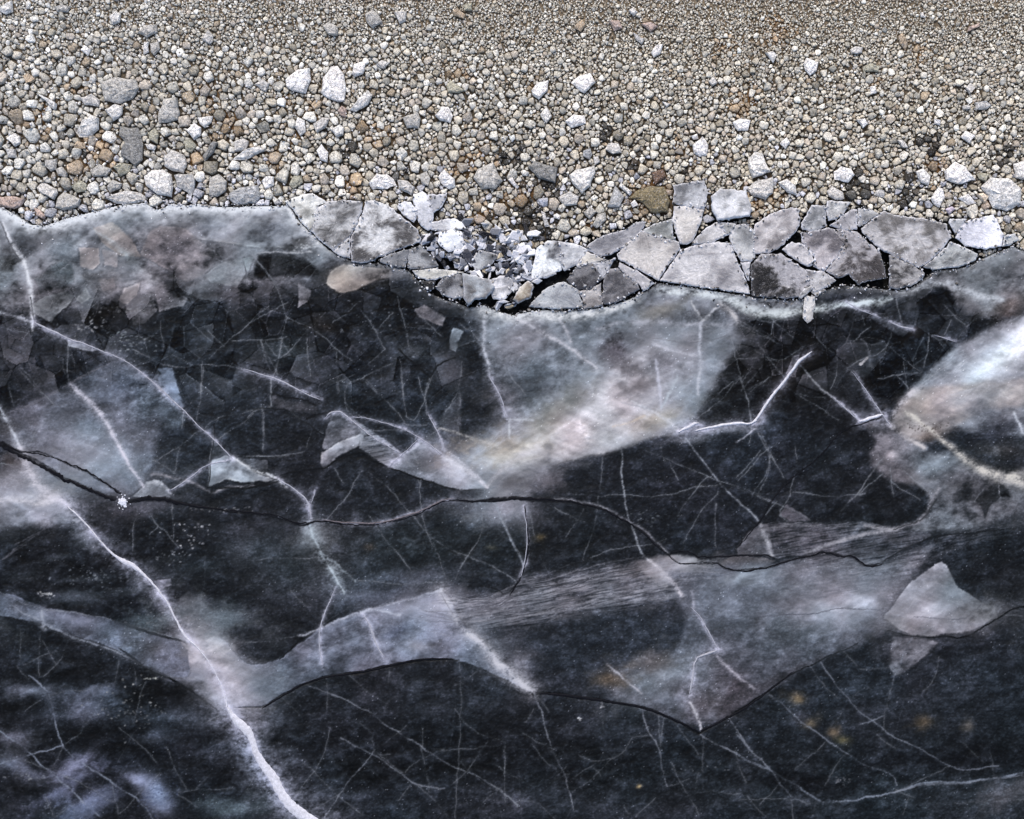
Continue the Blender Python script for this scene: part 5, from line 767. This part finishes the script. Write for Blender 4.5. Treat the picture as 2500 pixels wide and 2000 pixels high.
def rock_mesh(P, c, hgt, seed, name='ice_chunk'):
    """faceted chunk over a traced outline: belt, shoulder ring, uneven crown"""
    g = np.random.default_rng(seed); P = np.asarray(P, float); cen = P.mean(0)
    Q = []
    for a, b in zip(P, np.roll(P, -1, 0)):
        n = max(1, int(np.hypot(*(b-a))/11))
        for k in range(n): Q.append(a+(b-a)*k/n+g.normal(0, 0.8, 2))
    Q = np.array(Q); n = len(Q); R = np.hypot(*(Q-cen).T).mean(); bm = bmesh.new(); rings = []
    tl = g.normal(0, 0.16, 2); rid = cen+g.normal(0, R*0.22, 2)
    for f, z, jz in ((0.80, -0.35, 0.0), (1.0, 0.15, 0.04), (0.93, 0.55, 0.05), (0.74, 0.84, 0.07), (0.42, 0.97, 0.08)):
        r = []
        for k in range(n):
            q = rid*(1-f)+cen*f*0+Q[k]*f if f < 0.9 else cen+(Q[k]-cen)*f
            q = q+g.normal(0, R*0.035, 2)*(0 if f > 0.9 else 1)
            zz_ = (z+jz*g.normal())*hgt+((q-cen)@tl if z > 0.3 else 0)*0.6
            r.append(bm.verts.new(((q[0]-cen[0])*S, -(q[1]-cen[1])*S, zz_*S)))
        rings.append(r)
    top = bm.verts.new(((rid[0]-cen[0])*S, -(rid[1]-cen[1])*S, hgt*1.0*S)); bot = bm.verts.new((0, 0, -hgt*0.4*S))
    for a, b in zip(rings[:-1], rings[1:]):
        for k in range(n):
            k2 = (k+1) % n
            if g.random() < 0.5: bm.faces.new((a[k], a[k2], b[k2])); bm.faces.new((a[k], b[k2], b[k]))
            else: bm.faces.new((a[k], a[k2], b[k])); bm.faces.new((a[k2], b[k2], b[k]))
    for k in range(n):
        k2 = (k+1) % n; bm.faces.new((rings[-1][k], rings[-1][k2], top)); bm.faces.new((rings[0][k2], rings[0][k], bot))
    bmesh.ops.recalc_face_normals(bm, faces=bm.faces)
    me = bpy.data.meshes.new(name); bm.to_mesh(me); bm.free()
    cc = np.array(c, float)*np.clip(1+g.normal(0, 0.05, (len(me.vertices), 1)), 0.8, 1.15)
    setcol(me, lin(np.clip(cc, 5, 245)))
    return me, cen
CN = {W1: 'white', W2: 'whitish', GR: 'grey', BG: 'blue-grey', LG: 'light grey', BE: 'beige', PK: 'pinkish', RU: 'rust brown', DG: 'dark grey', GG: 'olive-grey'}
THINGS = []     # (object, x, y, size, aspect, colour word)
def cword(c):
    if c in CN: return CN[c]
    best = min(CN, key=lambda k: sum((a-b)**2 for a, b in zip(k, c))); return CN[best]
for i, (t, pts, c) in enumerate(BIG):
    P = np.array(T(t, pts)); w_ = np.ptp(P[:, 0]); h_ = np.ptp(P[:, 1])
    cen0 = P.mean(0)
    if c in (W1, W2): c_ = tuple(min(238, v*1.04) for v in c)
    else: c_ = c
    c_ = tuple(np.array(c_)*np.array([1.03, 1.01, 0.97]))
    me, cen = rock_mesh(P, c_, 0.20*min(w_, h_)+5, 100+i); paint(P, 0.5)
    o = link('ice_chunk', me, M_chunk); o.location = PX(cen[0], cen[1], -0.012)
    THINGS.append((o, cen[0], cen[1], math.sqrt(w_*h_), max(w_, h_)/max(1, min(w_, h_)), cword(c)))

# base shapes for the loose rubble: convex, angular
def hull(seed, npt, flat, name='ice_chunk'):
    g = random.Random(seed); bm = bmesh.new(); sx, sy = g.uniform(0.85, 1.05), g.uniform(0.95, 1.15)
    if g.random() < 0.12: sy *= 1.3; sx *= 0.75
    for _ in range(npt):
        v = Vector((g.gauss(0, 1), g.gauss(0, 1), g.gauss(0, 1))).normalized(); k = g.uniform(0.82, 1.0)
        v = Vector((max(-0.8, min(0.8, v.x))*1.2*sx, max(-0.8, min(0.8, v.y))*1.2*sy, max(-0.6, min(0.55, v.z))*flat))*k
        bm.verts.new(v)
    r = bmesh.ops.convex_hull(bm, input=bm.verts)
    bmesh.ops.delete(bm, geom=[e for e in r['geom_interior'] if isinstance(e, bmesh.types.BMVert)], context='VERTS')
    bmesh.ops.recalc_face_normals(bm, faces=bm.faces); bmesh.ops.triangulate(bm, faces=bm.faces)
    me = bpy.data.meshes.new(name); bm.to_mesh(me); bm.free(); return me
SM = [hull(200+i, 9, 1.2) for i in range(26)]; LM = [hull(300+i, 12, 1.0) for i in range(26)]
SMn = []
for m_ in SM:
    v = np.zeros(len(m_.vertices)*3, np.float32); m_.vertices.foreach_get('co', v); f = np.array([p.vertices[:] for p in m_.polygons], np.int32); SMn.append((v.reshape(-1, 3), f))
LMn = []
for m_ in LM:
    v = np.zeros(len(m_.vertices)*3, np.float32); m_.vertices.foreach_get('co', v); f = np.array([p.vertices[:] for p in m_.polygons], np.int32); LMn.append((v.reshape(-1, 3), f)); m_.materials.append(M_chunk_o)

def local_size(x, y):
    """typical radius: coarse toward the waterline and the left, fine to the upper right"""
    a = np.clip((y-60)/420, 0, 1.1); l = np.clip(1-x/1500, 0, 1)
    return (4.3+2.7*a+3.2*l)*0.92*np.clip((y+250)/450, 0.25, 1)
# rusty patches (real staining between the stones)
RUST = [T('a0', [(560,620)])[0]+(26,), T('a0', [(740,1110)])[0]+(46,), T('a0', [(700,1200)])[0]+(24,), T('a0', [(1450,1200)])[0]+(28,), T('a0', [(330,870)])[0]+(40,), T('a0', [(1700,920)])[0]+(36,), T('a0', [(1560,700)])[0]+(26,), T('a0', [(220,1580)])[0]+(18,),
        T('b0', [(300,740)])[0]+(22,), T('b0', [(480,840)])[0]+(24,), T('b0', [(370,1030)])[0]+(20,), T('b0', [(800,1390)])[0]+(26,), T('b0', [(1600,560)])[0]+(26,), T('b0', [(1640,1260)])[0]+(30,), T('b0', [(1800,1600)])[0]+(26,), T('b0', [(990,1030)])[0]+(34,), T('b0', [(200,1200)])[0]+(26,), T('b0', [(1750,1120)])[0]+(34,),
        T('c0', [(120,1480)])[0]+(22,), T('c0', [(270,1460)])[0]+(24,), T('c0', [(290,650)])[0]+(12,), T('c0', [(1780,330)])[0]+(28,), T('c0', [(1900,780)])[0]+(26,), T('c0', [(1420,1090)])[0]+(22,), T('c0', [(1560,1230)])[0]+(14,), T('c0', [(1180,1500)])[0]+(50,), T('c0', [(2000,1540)])[0]+(40,), T('c0', [(1250,1320)])[0]+(28,), T('c0', [(740,1700)])[0]+(18,),
        T('d0', [(1050,610)])[0]+(18,), T('d0', [(1400,400)])[0]+(22,), T('d0', [(220,1500)])[0]+(44,), T('d0', [(1500,1240)])[0]+(30,), T('d0', [(300,230)])[0]+(40,), T('d0', [(1900,1520)])[0]+(20,), T('d0', [(60,760)])[0]+(34,)]
DARKP = [T('b0', [(760,1130)])[0]+(32,), T('b0', [(1180,1310)])[0]+(30,), T('c0', [(180,1180)])[0]+(36,), T('c0', [(400,1400)])[0]+(30,), T('c0', [(860,990)])[0]+(16,), T('c0', [(300,1650)])[0]+(70,), T('a0', [(560,1220)])[0]+(30,), T('d0', [(1480,1020)])[0]+(22,), T('d0', [(2000,1130)])[0]+(30,), T('d0', [(900,1400)])[0]+(34,), T('d0', [(1300,1480)])[0]+(34,), T('c0', [(1100,1220)])[0]+(22,), T('c0', [(1430,1300)])[0]+(20,)]
def field(L, x, y): return sum(math.exp(-((x-a)**2+(y-b)**2)/(r*r)) for a, b, r in L)
PAL = [((194,193,193),.34),((182,176,168),.24),((176,166,160),.09),((216,216,220),.13),((162,161,158),.10),((148,142,132),.06),((160,143,124),.04)]
pc = np.array([p[0] for p in PAL], float); pw = np.array([p[1] for p in PAL]); pw = pw/pw.sum()
g = np.random.default_rng(77); items = []
DISC = {}
def disc(r):
    k = int(math.ceil(r)); key = round(r*2)
    if key not in DISC:
        Y, X = np.mgrid[-k:k+1, -k:k+1]; DISC[key] = (k, X*X+Y*Y <= r*r)
    return DISC[key]
def dart(n, rf, tol, ymin=RY0, ymax=700, xr_=(RX0, RX1)):
    X = g.uniform(xr_[0]+30, xr_[1]-30, n); Y = g.uniform(ymin+20, ymax, n)
    for x, y in zip(X, Y):
        j, i = int(y)-RY0, int(x)-RX0
        if forb[j, i] or occ[j, i]: continue
        r = rf(x, y); k, D = disc(r*1.02)
        a, b, c_, d = j-k, j+k+1, i-k, i+k+1
        if a < 0 or c_ < 0 or b > occ.shape[0] or d > occ.shape[1]: continue
        so_ = occ[a:b, c_:d]; 
        if (so_ & D).sum() > tol*D.sum() or (forb[a:b, c_:d] & D).sum() > 0.12*D.sum(): continue
        so_ |= D; items.append((x, y, r))
block = occ | forb; occ = occ.copy()
dart(2600, lambda x, y: local_size(x, y)*g.uniform(1.6, 2.5), 0.05)
dart(9000, lambda x, y: local_size(x, y)*g.uniform(1.1, 1.6), 0.05)
dart(30000, lambda x, y: local_size(x, y)*g.uniform(0.78, 1.1), 0.07)
dart(60000, lambda x, y: local_size(x, y)*g.uniform(0.52, 0.78), 0.10)
dart(90000, lambda x, y: max(1.8, local_size(x, y)*g.uniform(0.36, 0.5)), 0.06)
items = np.array(items)
infr = (items[:, 0] > 0) & (items[:, 0] < 2500) & (items[:, 1] > 0)
order = np.argsort(-items[:, 2]*infr); nind = 300-len(BIG); indiv = set(order[:nind].tolist())
def pick(x, y, r):
    c = pc[g.choice(len(pc), p=pw)]*1.04*g.uniform(0.90, 1.10)
    warm = np.clip((x-200)/1500, 0, 1); c = c.mean()*0.35+c*0.65; c = c*np.array([1.005+0.015*warm, 1.0, 0.962-0.024*warm])*0.97
    low = np.clip((y-350)/150, 0, 1)
    if g.random() < 0.16*low: c = np.array([186, 188, 196])*g.uniform(0.8, 1.12)
    rs = field(RUST, x, y)
    if g.random() < rs*0.5: c = c*0.45+np.array([138, 112, 82])*0.55*g.uniform(0.8, 1.3)
    dk = field(DARKP, x, y)
    if g.random() < dk*0.6: c = c*g.uniform(0.25, 0.5)
    return np.clip(c, 8, 238)
# every stone is cut against its neighbours, so the rubble interlocks with thin dark joints
NR = 28; n_it = len(items); ang = np.linspace(0, 2*math.pi, NR, endpoint=False)[None]+g.uniform(0, 6.28, (n_it, 1))+np.zeros((n_it, NR))
DX, DY = np.cos(ang), np.sin(ang); IX, IY, IR = items[:, 0], items[:, 1], items[:, 2]
EXT = IR[:, None]*2.3+np.zeros((n_it, NR)); el = g.uniform(0, 6.28, n_it)
for q in range(6):                                                       # each stone's own broken faces
    na = q*1.047+el+g.uniform(-.45, .45, n_it); dd = IR*g.uniform(0.95, 1.55, n_it)*(1+0.28*np.cos(2*(na-el)))
    cs = np.cos(ang-na[:, None]); EXT = np.minimum(EXT, np.where(cs > 0.05, dd[:, None]/np.maximum(cs, 0.05), 1e9))
CS_ = 24; grid = defaultdict(list)
for k in range(n_it): grid[(int(IX[k]//CS_), int(IY[k]//CS_))].append(k)
for (ci, cj), mem in list(grid.items()):
    nb = [q for a in range(-2, 3) for b in range(-2, 3) for q in grid.get((ci+a, cj+b), ())]; nb = np.array(nb); mem = np.array(mem)
    dx = IX[nb][None]-IX[mem][:, None]; dy = IY[nb][None]-IY[mem][:, None]; d2 = dx*dx+dy*dy
    rm2 = IR[mem][:, None]**2; rn2 = IR[nb][None]**2
    with np.errstate(divide='ignore', invalid='ignore'):
        num = d2*(0.5*0.35+0.65*IR[mem][:, None]/(IR[mem][:, None]+IR[nb][None]))                                    # power bisector
        den = DX[mem][:, :, None]*dx[:, None]+DY[mem][:, :, None]*dy[:, None]
        t = np.where((den > 1e-6) & (d2[:, None] > 1e-6), num[:, None]/den, 1e9)
    EXT[mem] = np.minimum(EXT[mem], np.maximum(t.min(2), IR[mem][:, None]*0.35))
step = np.arange(1, 46)
for k0 in range(0, n_it, 8000):
    sl_ = slice(k0, k0+8000); px_ = (IX[sl_, None, None]+DX[sl_, :, None]*step).astype(int)-RX0; py_ = (IY[sl_, None, None]+DY[sl_, :, None]*step).astype(int)-RY0
    hit = block[np.clip(py_, 0, block.shape[0]-1), np.clip(px_, 0, block.shape[1]-1)]
    first = np.where(hit.any(2), hit.argmax(2)+1, 99); EXT[sl_] = np.minimum(EXT[sl_], np.maximum(first+0.6, 1.2))
sel = EXT.reshape(n_it, 7, 4).argmax(2)+np.arange(7)[None]*4; NR = 7
EXT = np.take_along_axis(EXT, sel, 1); DX = np.take_along_axis(DX, sel, 1); DY = np.take_along_axis(DY, sel, 1)
EXT = np.maximum(EXT-0.15-0.01*IR[:, None], 0.9)
def chip(k):
    r = IR[k]; e = EXT[k]; m_ = e.mean(); ins = g.uniform(0.70, 0.92); tx, ty = g.normal(0, .22, 2); h = min(0.36*m_, 5)+g.uniform(-1.0, 1.2); jx = g.normal(0, .10, 2)*m_
    o_ = np.stack([DX[k]*e, -DY[k]*e, np.full(NR, -0.55*m_)], 1)
    mid = np.stack([DX[k]*e*0.985, -DY[k]*e*0.985, h*0.45+g.normal(0, .10*m_, NR)], 1)
    i_ = np.stack([DX[k]*e*ins+jx[0], -DY[k]*e*ins+jx[1], h+g.normal(0, .10*m_, NR)], 1)
    V = np.concatenate([o_, mid, i_, [[jx[0], jx[1], h*1.06+g.normal(0, .05*m_)]]]); V[NR:, 2] += V[NR:, 0]*tx+V[NR:, 1]*ty
    return V
ar = np.arange(NR); a2 = (ar+1) % NR; CF = []
for r0 in (0, NR):
    CF += [np.stack([r0+a2, r0+ar, r0+NR+ar], 1), np.stack([r0+a2, r0+NR+ar, r0+NR+a2], 1)]
CF.append(np.stack([2*NR+a2, 2*NR+ar, np.full(NR, 3*NR)], 1)); CF = np.concatenate(CF)
VB, FB, CB = [], [], []; off = 0
for k in range(n_it):
    x, y, r = items[k]; c = pick(x, y, r); v = chip(k)*S; z = -0.016+0.12*r*S+g.uniform(-0.0015, 0.0015)
    vc = np.clip(c[None]*np.clip(1+g.normal(0, .045, (len(v), 1)), .8, 1.2), 6, 242)
    if k in indiv:
        me = fastmesh('ice_chunk', v, CF); setcol(me, lin(vc)); o = link('ice_chunk', me, M_chunk); o.location = PX(x, y, z+0.002)
        bx, by = np.ptp(v[:, 0]), np.ptp(v[:, 1]); THINGS.append((o, x, y, math.sqrt(bx*by)/S, max(bx, by)/min(bx, by), cword(tuple(c)))); continue
    VB.append(v+np.array(PX(x, y, z))); FB.append(CF+off); CB.append(vc); off += len(v)
nf = 0
while nf < 11000:                                       # loose flakes and grit lying over the joints
    x, y = g.uniform(RX0+10, RX1-10), g.uniform(RY0+10, 640)
    if block[int(y)-RY0, int(x)-RX0] and g.random() < 0.9: continue
    if y > np.interp(x, SHP[:, 0], SHP[:, 1])-4: continue
    nf += 1; v, f = SMn[int(g.integers(26))]; r = local_size(x, y)*g.uniform(0.22, 0.55); a = g.uniform(0, 6.28); ca, sa = math.cos(a), math.sin(a); el_ = g.uniform(0.35, 0.9)
    w_ = np.stack([v[:, 0]*ca-v[:, 1]*el_*sa, v[:, 0]*sa+v[:, 1]*el_*ca, v[:, 2]*0.4], 1); w_[:, 2] += w_[:, 0]*g.normal(0, .35)+w_[:, 1]*g.normal(0, .35)
    c = [np.array([224, 224, 228]), np.array([188, 184, 178]), np.array([120, 112, 100]), np.array([60, 56, 52])][int(g.choice(4, p=[.42, .28, .16, .14]))]*g.uniform(.85, 1.05)
    VB.append(w_*r*S+np.array(PX(x, y, -0.010+local_size(x, y)*0.5*S))); FB.append(f+off); CB.append(np.repeat(np.clip(c, 6, 240)[None], len(v), 0)); off += len(v)
me = fastmesh('shore_gravel', np.concatenate(VB), np.concatenate(FB)); setcol(me, lin(np.concatenate(CB)))
tag(link('shore_gravel', me, M_peb), 'fine frosty gravel and crushed ice covering the shore above the ice edge', 'gravel', kind='stuff')

# labels for the separate chunks
COLS = ['at the far left', 'well left', 'left of centre', 'just left of centre', 'near the middle', 'just right of centre', 'right of centre', 'well right', 'at the far right']
ROWS = [(90, 'at the top edge'), (200, 'in the upper gravel'), (320, 'in mid gravel'), (430, 'in the lower gravel'), (900, 'above the ice edge')]
ORD = ['first', 'second', 'third', 'fourth', 'fifth', 'sixth', 'seventh', 'eighth', 'ninth', 'tenth', 'eleventh', 'twelfth', 'thirteenth', 'fourteenth', 'fifteenth']; NUM = ['', '', 'two', 'three', 'four', 'five', 'six', 'seven', 'eight', 'nine', 'ten', 'eleven', 'twelve', 'thirteen', 'fourteen', 'fifteen']
D = defaultdict(list)
for th in THINGS:
    o, x, y, s, asp, cw = th; sh = 'long' if asp > 1.7 else ('oblong' if asp > 1.3 else 'blocky'); sz = 'large ' if s > 46 else ('' if s > 26 else 'small ')
    row = next(r for lim, r in ROWS if y < lim); cc_ = COLS[int(min(8, max(0, x/2500*9)))]
    D[(f'{sz}{cw} {sh} chunk', row, cc_)].append(th)
for (a, row, cc_), L in D.items():
    L.sort(key=lambda t: t[1])
    for k, th in enumerate(L):
        if len(L) == 1: lab = f'{a} {row}, {cc_}'
        else: lab = f'{"leftmost" if k == 0 else "rightmost" if k == len(L)-1 else ORD[k]} of {NUM[len(L)]} {a}s {row}, {cc_}'
        tag(th[0], lab, 'ice chunk', 'separate chunks on the gravel shore')

# ------------------------------------------------ crushed patch: slivers
g = np.random.default_rng(31)
crush = np.array([(1040,560),(1110,545),(1200,560),(1290,575),(1318,620),(1300,690),(1262,745),(1225,742),(1180,700),(1150,680),(1120,650),(1060,630)])
def shard_mesh(L, Wd, c, seed, edge=True):
    r = np.random.default_rng(seed); n = int(r.integers(4, 6)); a = np.sort(r.uniform(0, 6.28, n)+0.0); a = np.linspace(0, 6.28, n, endpoint=False)+r.uniform(-.35, .35, n)
    P = [(math.cos(t)*L*r.uniform(.7, 1.1), math.sin(t)*Wd*r.uniform(.7, 1.1)) for t in a]; h = r.uniform(2.0, 4.5)
    V = [(p[0]*S, p[1]*S, h*S) for p in P]+[(p[0]*0.8*S, p[1]*0.8*S, (h+1.2)*S) for p in P]+[(p[0]*S, p[1]*S, -h*S) for p in P]
    F = [tuple(range(n, 2*n))]+[(k, (k+1) % n, n+(k+1) % n, n+k) for k in range(n)]+[(2*n+k, 2*n+(k+1) % n, (k+1) % n, k) for k in range(n)]+[tuple(range(3*n-1, 2*n-1, -1))]
    me = bpy.data.meshes.new('ice_shard'); me.from_pydata(V, [], F); me.update()
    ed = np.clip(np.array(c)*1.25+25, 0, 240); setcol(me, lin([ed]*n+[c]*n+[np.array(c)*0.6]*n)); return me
SC = [(200,201,208),(172,176,185),(142,146,156),(102,105,113),(52,54,62),(22,22,26),(150,140,120),(220,220,226)]
VS, FS, CS = [], [], []; off = 0; sh = []
tries = 0
while tries < 760:
    tries += 1; x, y = g.uniform(1030, 1330), g.uniform(530, 755)
    d = float(sdf(crush, np.array([[x]]), np.array([[y]]))[0, 0])
    if d < -14 or g.random() > 0.5+d/60: continue
    if y > np.interp(x, SHP[:, 0], SHP[:, 1])-3: continue
    if 0 <= int(y)-RY0 and plocc[int(y)-RY0, int(x)-RX0] and g.random() < 0.93: continue
    L = g.uniform(5, 17)*(1 if g.random() < .7 else 1.5); sh.append((x, y, L, L*g.uniform(.22, .75)))
sh.sort(key=lambda s: -s[2]*s[3]); NS = []
for k, (x, y, L, Wd) in enumerate(sh):
    c = SC[int(g.choice(8, p=[.14,.20,.22,.15,.11,.08,.06,.04]))]
    me = shard_mesh(L, Wd, c, 500+k); rot = (g.normal(0, .3), g.normal(0, .3), g.uniform(0, 6.28)); z = -0.002+g.uniform(-0.008, 0.020)
    if k < 70:
        o = link('ice_shard', me, M_plate); o.location = PX(x, y, z); o.rotation_euler = rot
        NS.append((o, x, y, L, L/Wd, {0:'bright white',1:'whitish',2:'blue-grey',3:'grey',4:'charcoal',5:'black',6:'tan',7:'snow white'}[SC.index(c)]))
    else:
        from mathutils import Euler
        R = np.array(Euler(rot).to_matrix()); v = np.array([w_.co[:] for w_ in me.vertices])@R.T+np.array(PX(x, y, z))
        ca = np.zeros(len(me.vertices)*4, np.float32); me.color_attributes['Col'].data.foreach_get('color', ca)
        for p in me.polygons:
            pv = p.vertices[:]
            for q in range(1, len(pv)-1): FS.append((pv[0]+off, pv[q]+off, pv[q+1]+off))
        VS.append(v); CS.append(ca.reshape(-1, 4)[:, :3]); off += len(v); bpy.data.meshes.remove(me)
me = fastmesh('shard_litter', np.concatenate(VS), np.array(FS)); setcol(me, np.concatenate(CS))
tag(link('shard_litter', me, M_plate), 'crushed splinters of ice filling the notch in the ice edge', 'ice splinters', kind='stuff')
D = defaultdict(list)
for th in NS:
    o, x, y, L, asp, cw = th
    row = 'top' if y < 600 else ('middle' if y < 665 else 'foot'); cc_ = 'left' if x < 1120 else ('centre' if x < 1220 else 'right')
    D[(f'{cw} {"needle-like" if asp > 2.6 else "flat"}', f'{row} {cc_}')].append(th)
for (a, pl), L in D.items():
    L.sort(key=lambda t: t[1])
    for k, th in enumerate(L):
        lab = f'{a} shard at the {pl} of the crushed patch' if len(L) == 1 else f'{ORD[k]} from left of {NUM[len(L)]} {a} shards, {pl} of crushed patch'
        tag(th[0], lab, 'ice shard', 'loose shards in the crushed patch')

# crumbs of frost and grit along every broken edge
gc = np.random.default_rng(91); VS, FS, CS = [], [], []; off = 0
pts = []
for P in PLATES:
    Q = np.vstack([P, P[:1]])
    for a, b in zip(Q[:-1], Q[1:]):
        for _ in range(int(np.hypot(*(b-a))/7)): pts.append((*(a+(b-a)*gc.random()+gc.normal(0, 2.6, 2)), 0.021))
for a, b in zip(SHP[:-1], SHP[1:]):
    for _ in range(int(np.hypot(*(b-a))/3.4)):
        q = a+(b-a)*gc.random()+gc.normal(0, 1, 2)*np.array([3, 4.5]); pts.append((q[0], q[1], 0.001))
for _ in range(260):
    x = gc.uniform(-100, 2600); y = np.interp(x, SHP[:, 0], SHP[:, 1])+abs(gc.normal(0, 1))*26*gc.random()-6; pts.append((x, y, 0.001))
for x, y, z in pts:
    v, f = SMn[int(gc.integers(26))]; r = min(4.2, gc.gamma(2.2, 0.75)+0.5)*S; a = gc.uniform(0, 6.28); ca, sa = math.cos(a), math.sin(a)
    w_ = np.stack([v[:, 0]*ca-v[:, 1]*sa, v[:, 0]*sa+v[:, 1]*ca, v[:, 2]*0.6], 1)*r+np.array(PX(x, y, z+r*0.2))
    c = np.array([(215,216,222),(188,188,192),(150,146,142),(92,88,84),(44,44,46)][int(gc.choice(5, p=[.3,.25,.17,.14,.14]))], float)*gc.uniform(.85, 1.05)
    VS.append(w_); FS.append(f+off); CS.append(np.repeat(c[None], len(v), 0)); off += len(v)
me = fastmesh('frost_crumbs', np.concatenate(VS), np.concatenate(FS)); setcol(me, lin(np.concatenate(CS)))
tag(link('frost_crumbs', me, M_plate), 'tiny crumbs of frost and grit strewn along the broken ice edges', 'crumbs', kind='stuff')

# ------------------------------------------------ ground under the gravel
gx = np.concatenate([-np.geomspace(40000, 500, 14), np.arange(-320, 2821, 10), 2500+np.geomspace(500, 40000, 14)])
gy = np.concatenate([-np.geomspace(40000, 330, 16), np.arange(-310, 760, 10)])
A, B = np.meshgrid(gx, gy); sy_ = np.interp(A, RB[:, 0], RB[:, 1])
zz = np.where(B < sy_-6, -0.024, -0.070)+np.random.default_rng(8).normal(0, 0.002, A.shape)
far = (B < -300) | (A < -320) | (A > 2820); zz[(B < -320)] = -0.012
V = np.stack([(A-1250)*S, (1000-B)*S, zz], -1).reshape(-1, 3); W_, H_ = len(gx), len(gy); idx = np.arange(W_*H_).reshape(H_, W_)
F = np.stack([idx[1:, :-1], idx[1:, 1:], idx[:-1, 1:], idx[:-1, :-1]], -1).reshape(-1, 4)
me = fastmesh('shore_ground', V, F)
cg = np.empty(A.shape+(3,)); cg[:] = (74, 66, 55); cg += np.clip((300-B)/300, 0, 1)[..., None]*np.array([48, 44, 38])
rsf = np.zeros(A.shape)
for a, b, r in RUST: rsf += np.exp(-((A-a)**2+(B-b)**2)/(r*r))
rsf = np.clip(rsf, 0, 1)[..., None]; cg = cg*(1-rsf)+np.array([96, 70, 42])*rsf
cg[B > sy_-8] = (18, 17, 17); cg[far] = (150, 145, 138)
setcol(me, lin(cg.reshape(-1, 3))); tag(link('shore_ground', me, M_ground), kind='structure')
print('items', len(items), 'things', len(THINGS), 'shards', len(sh))
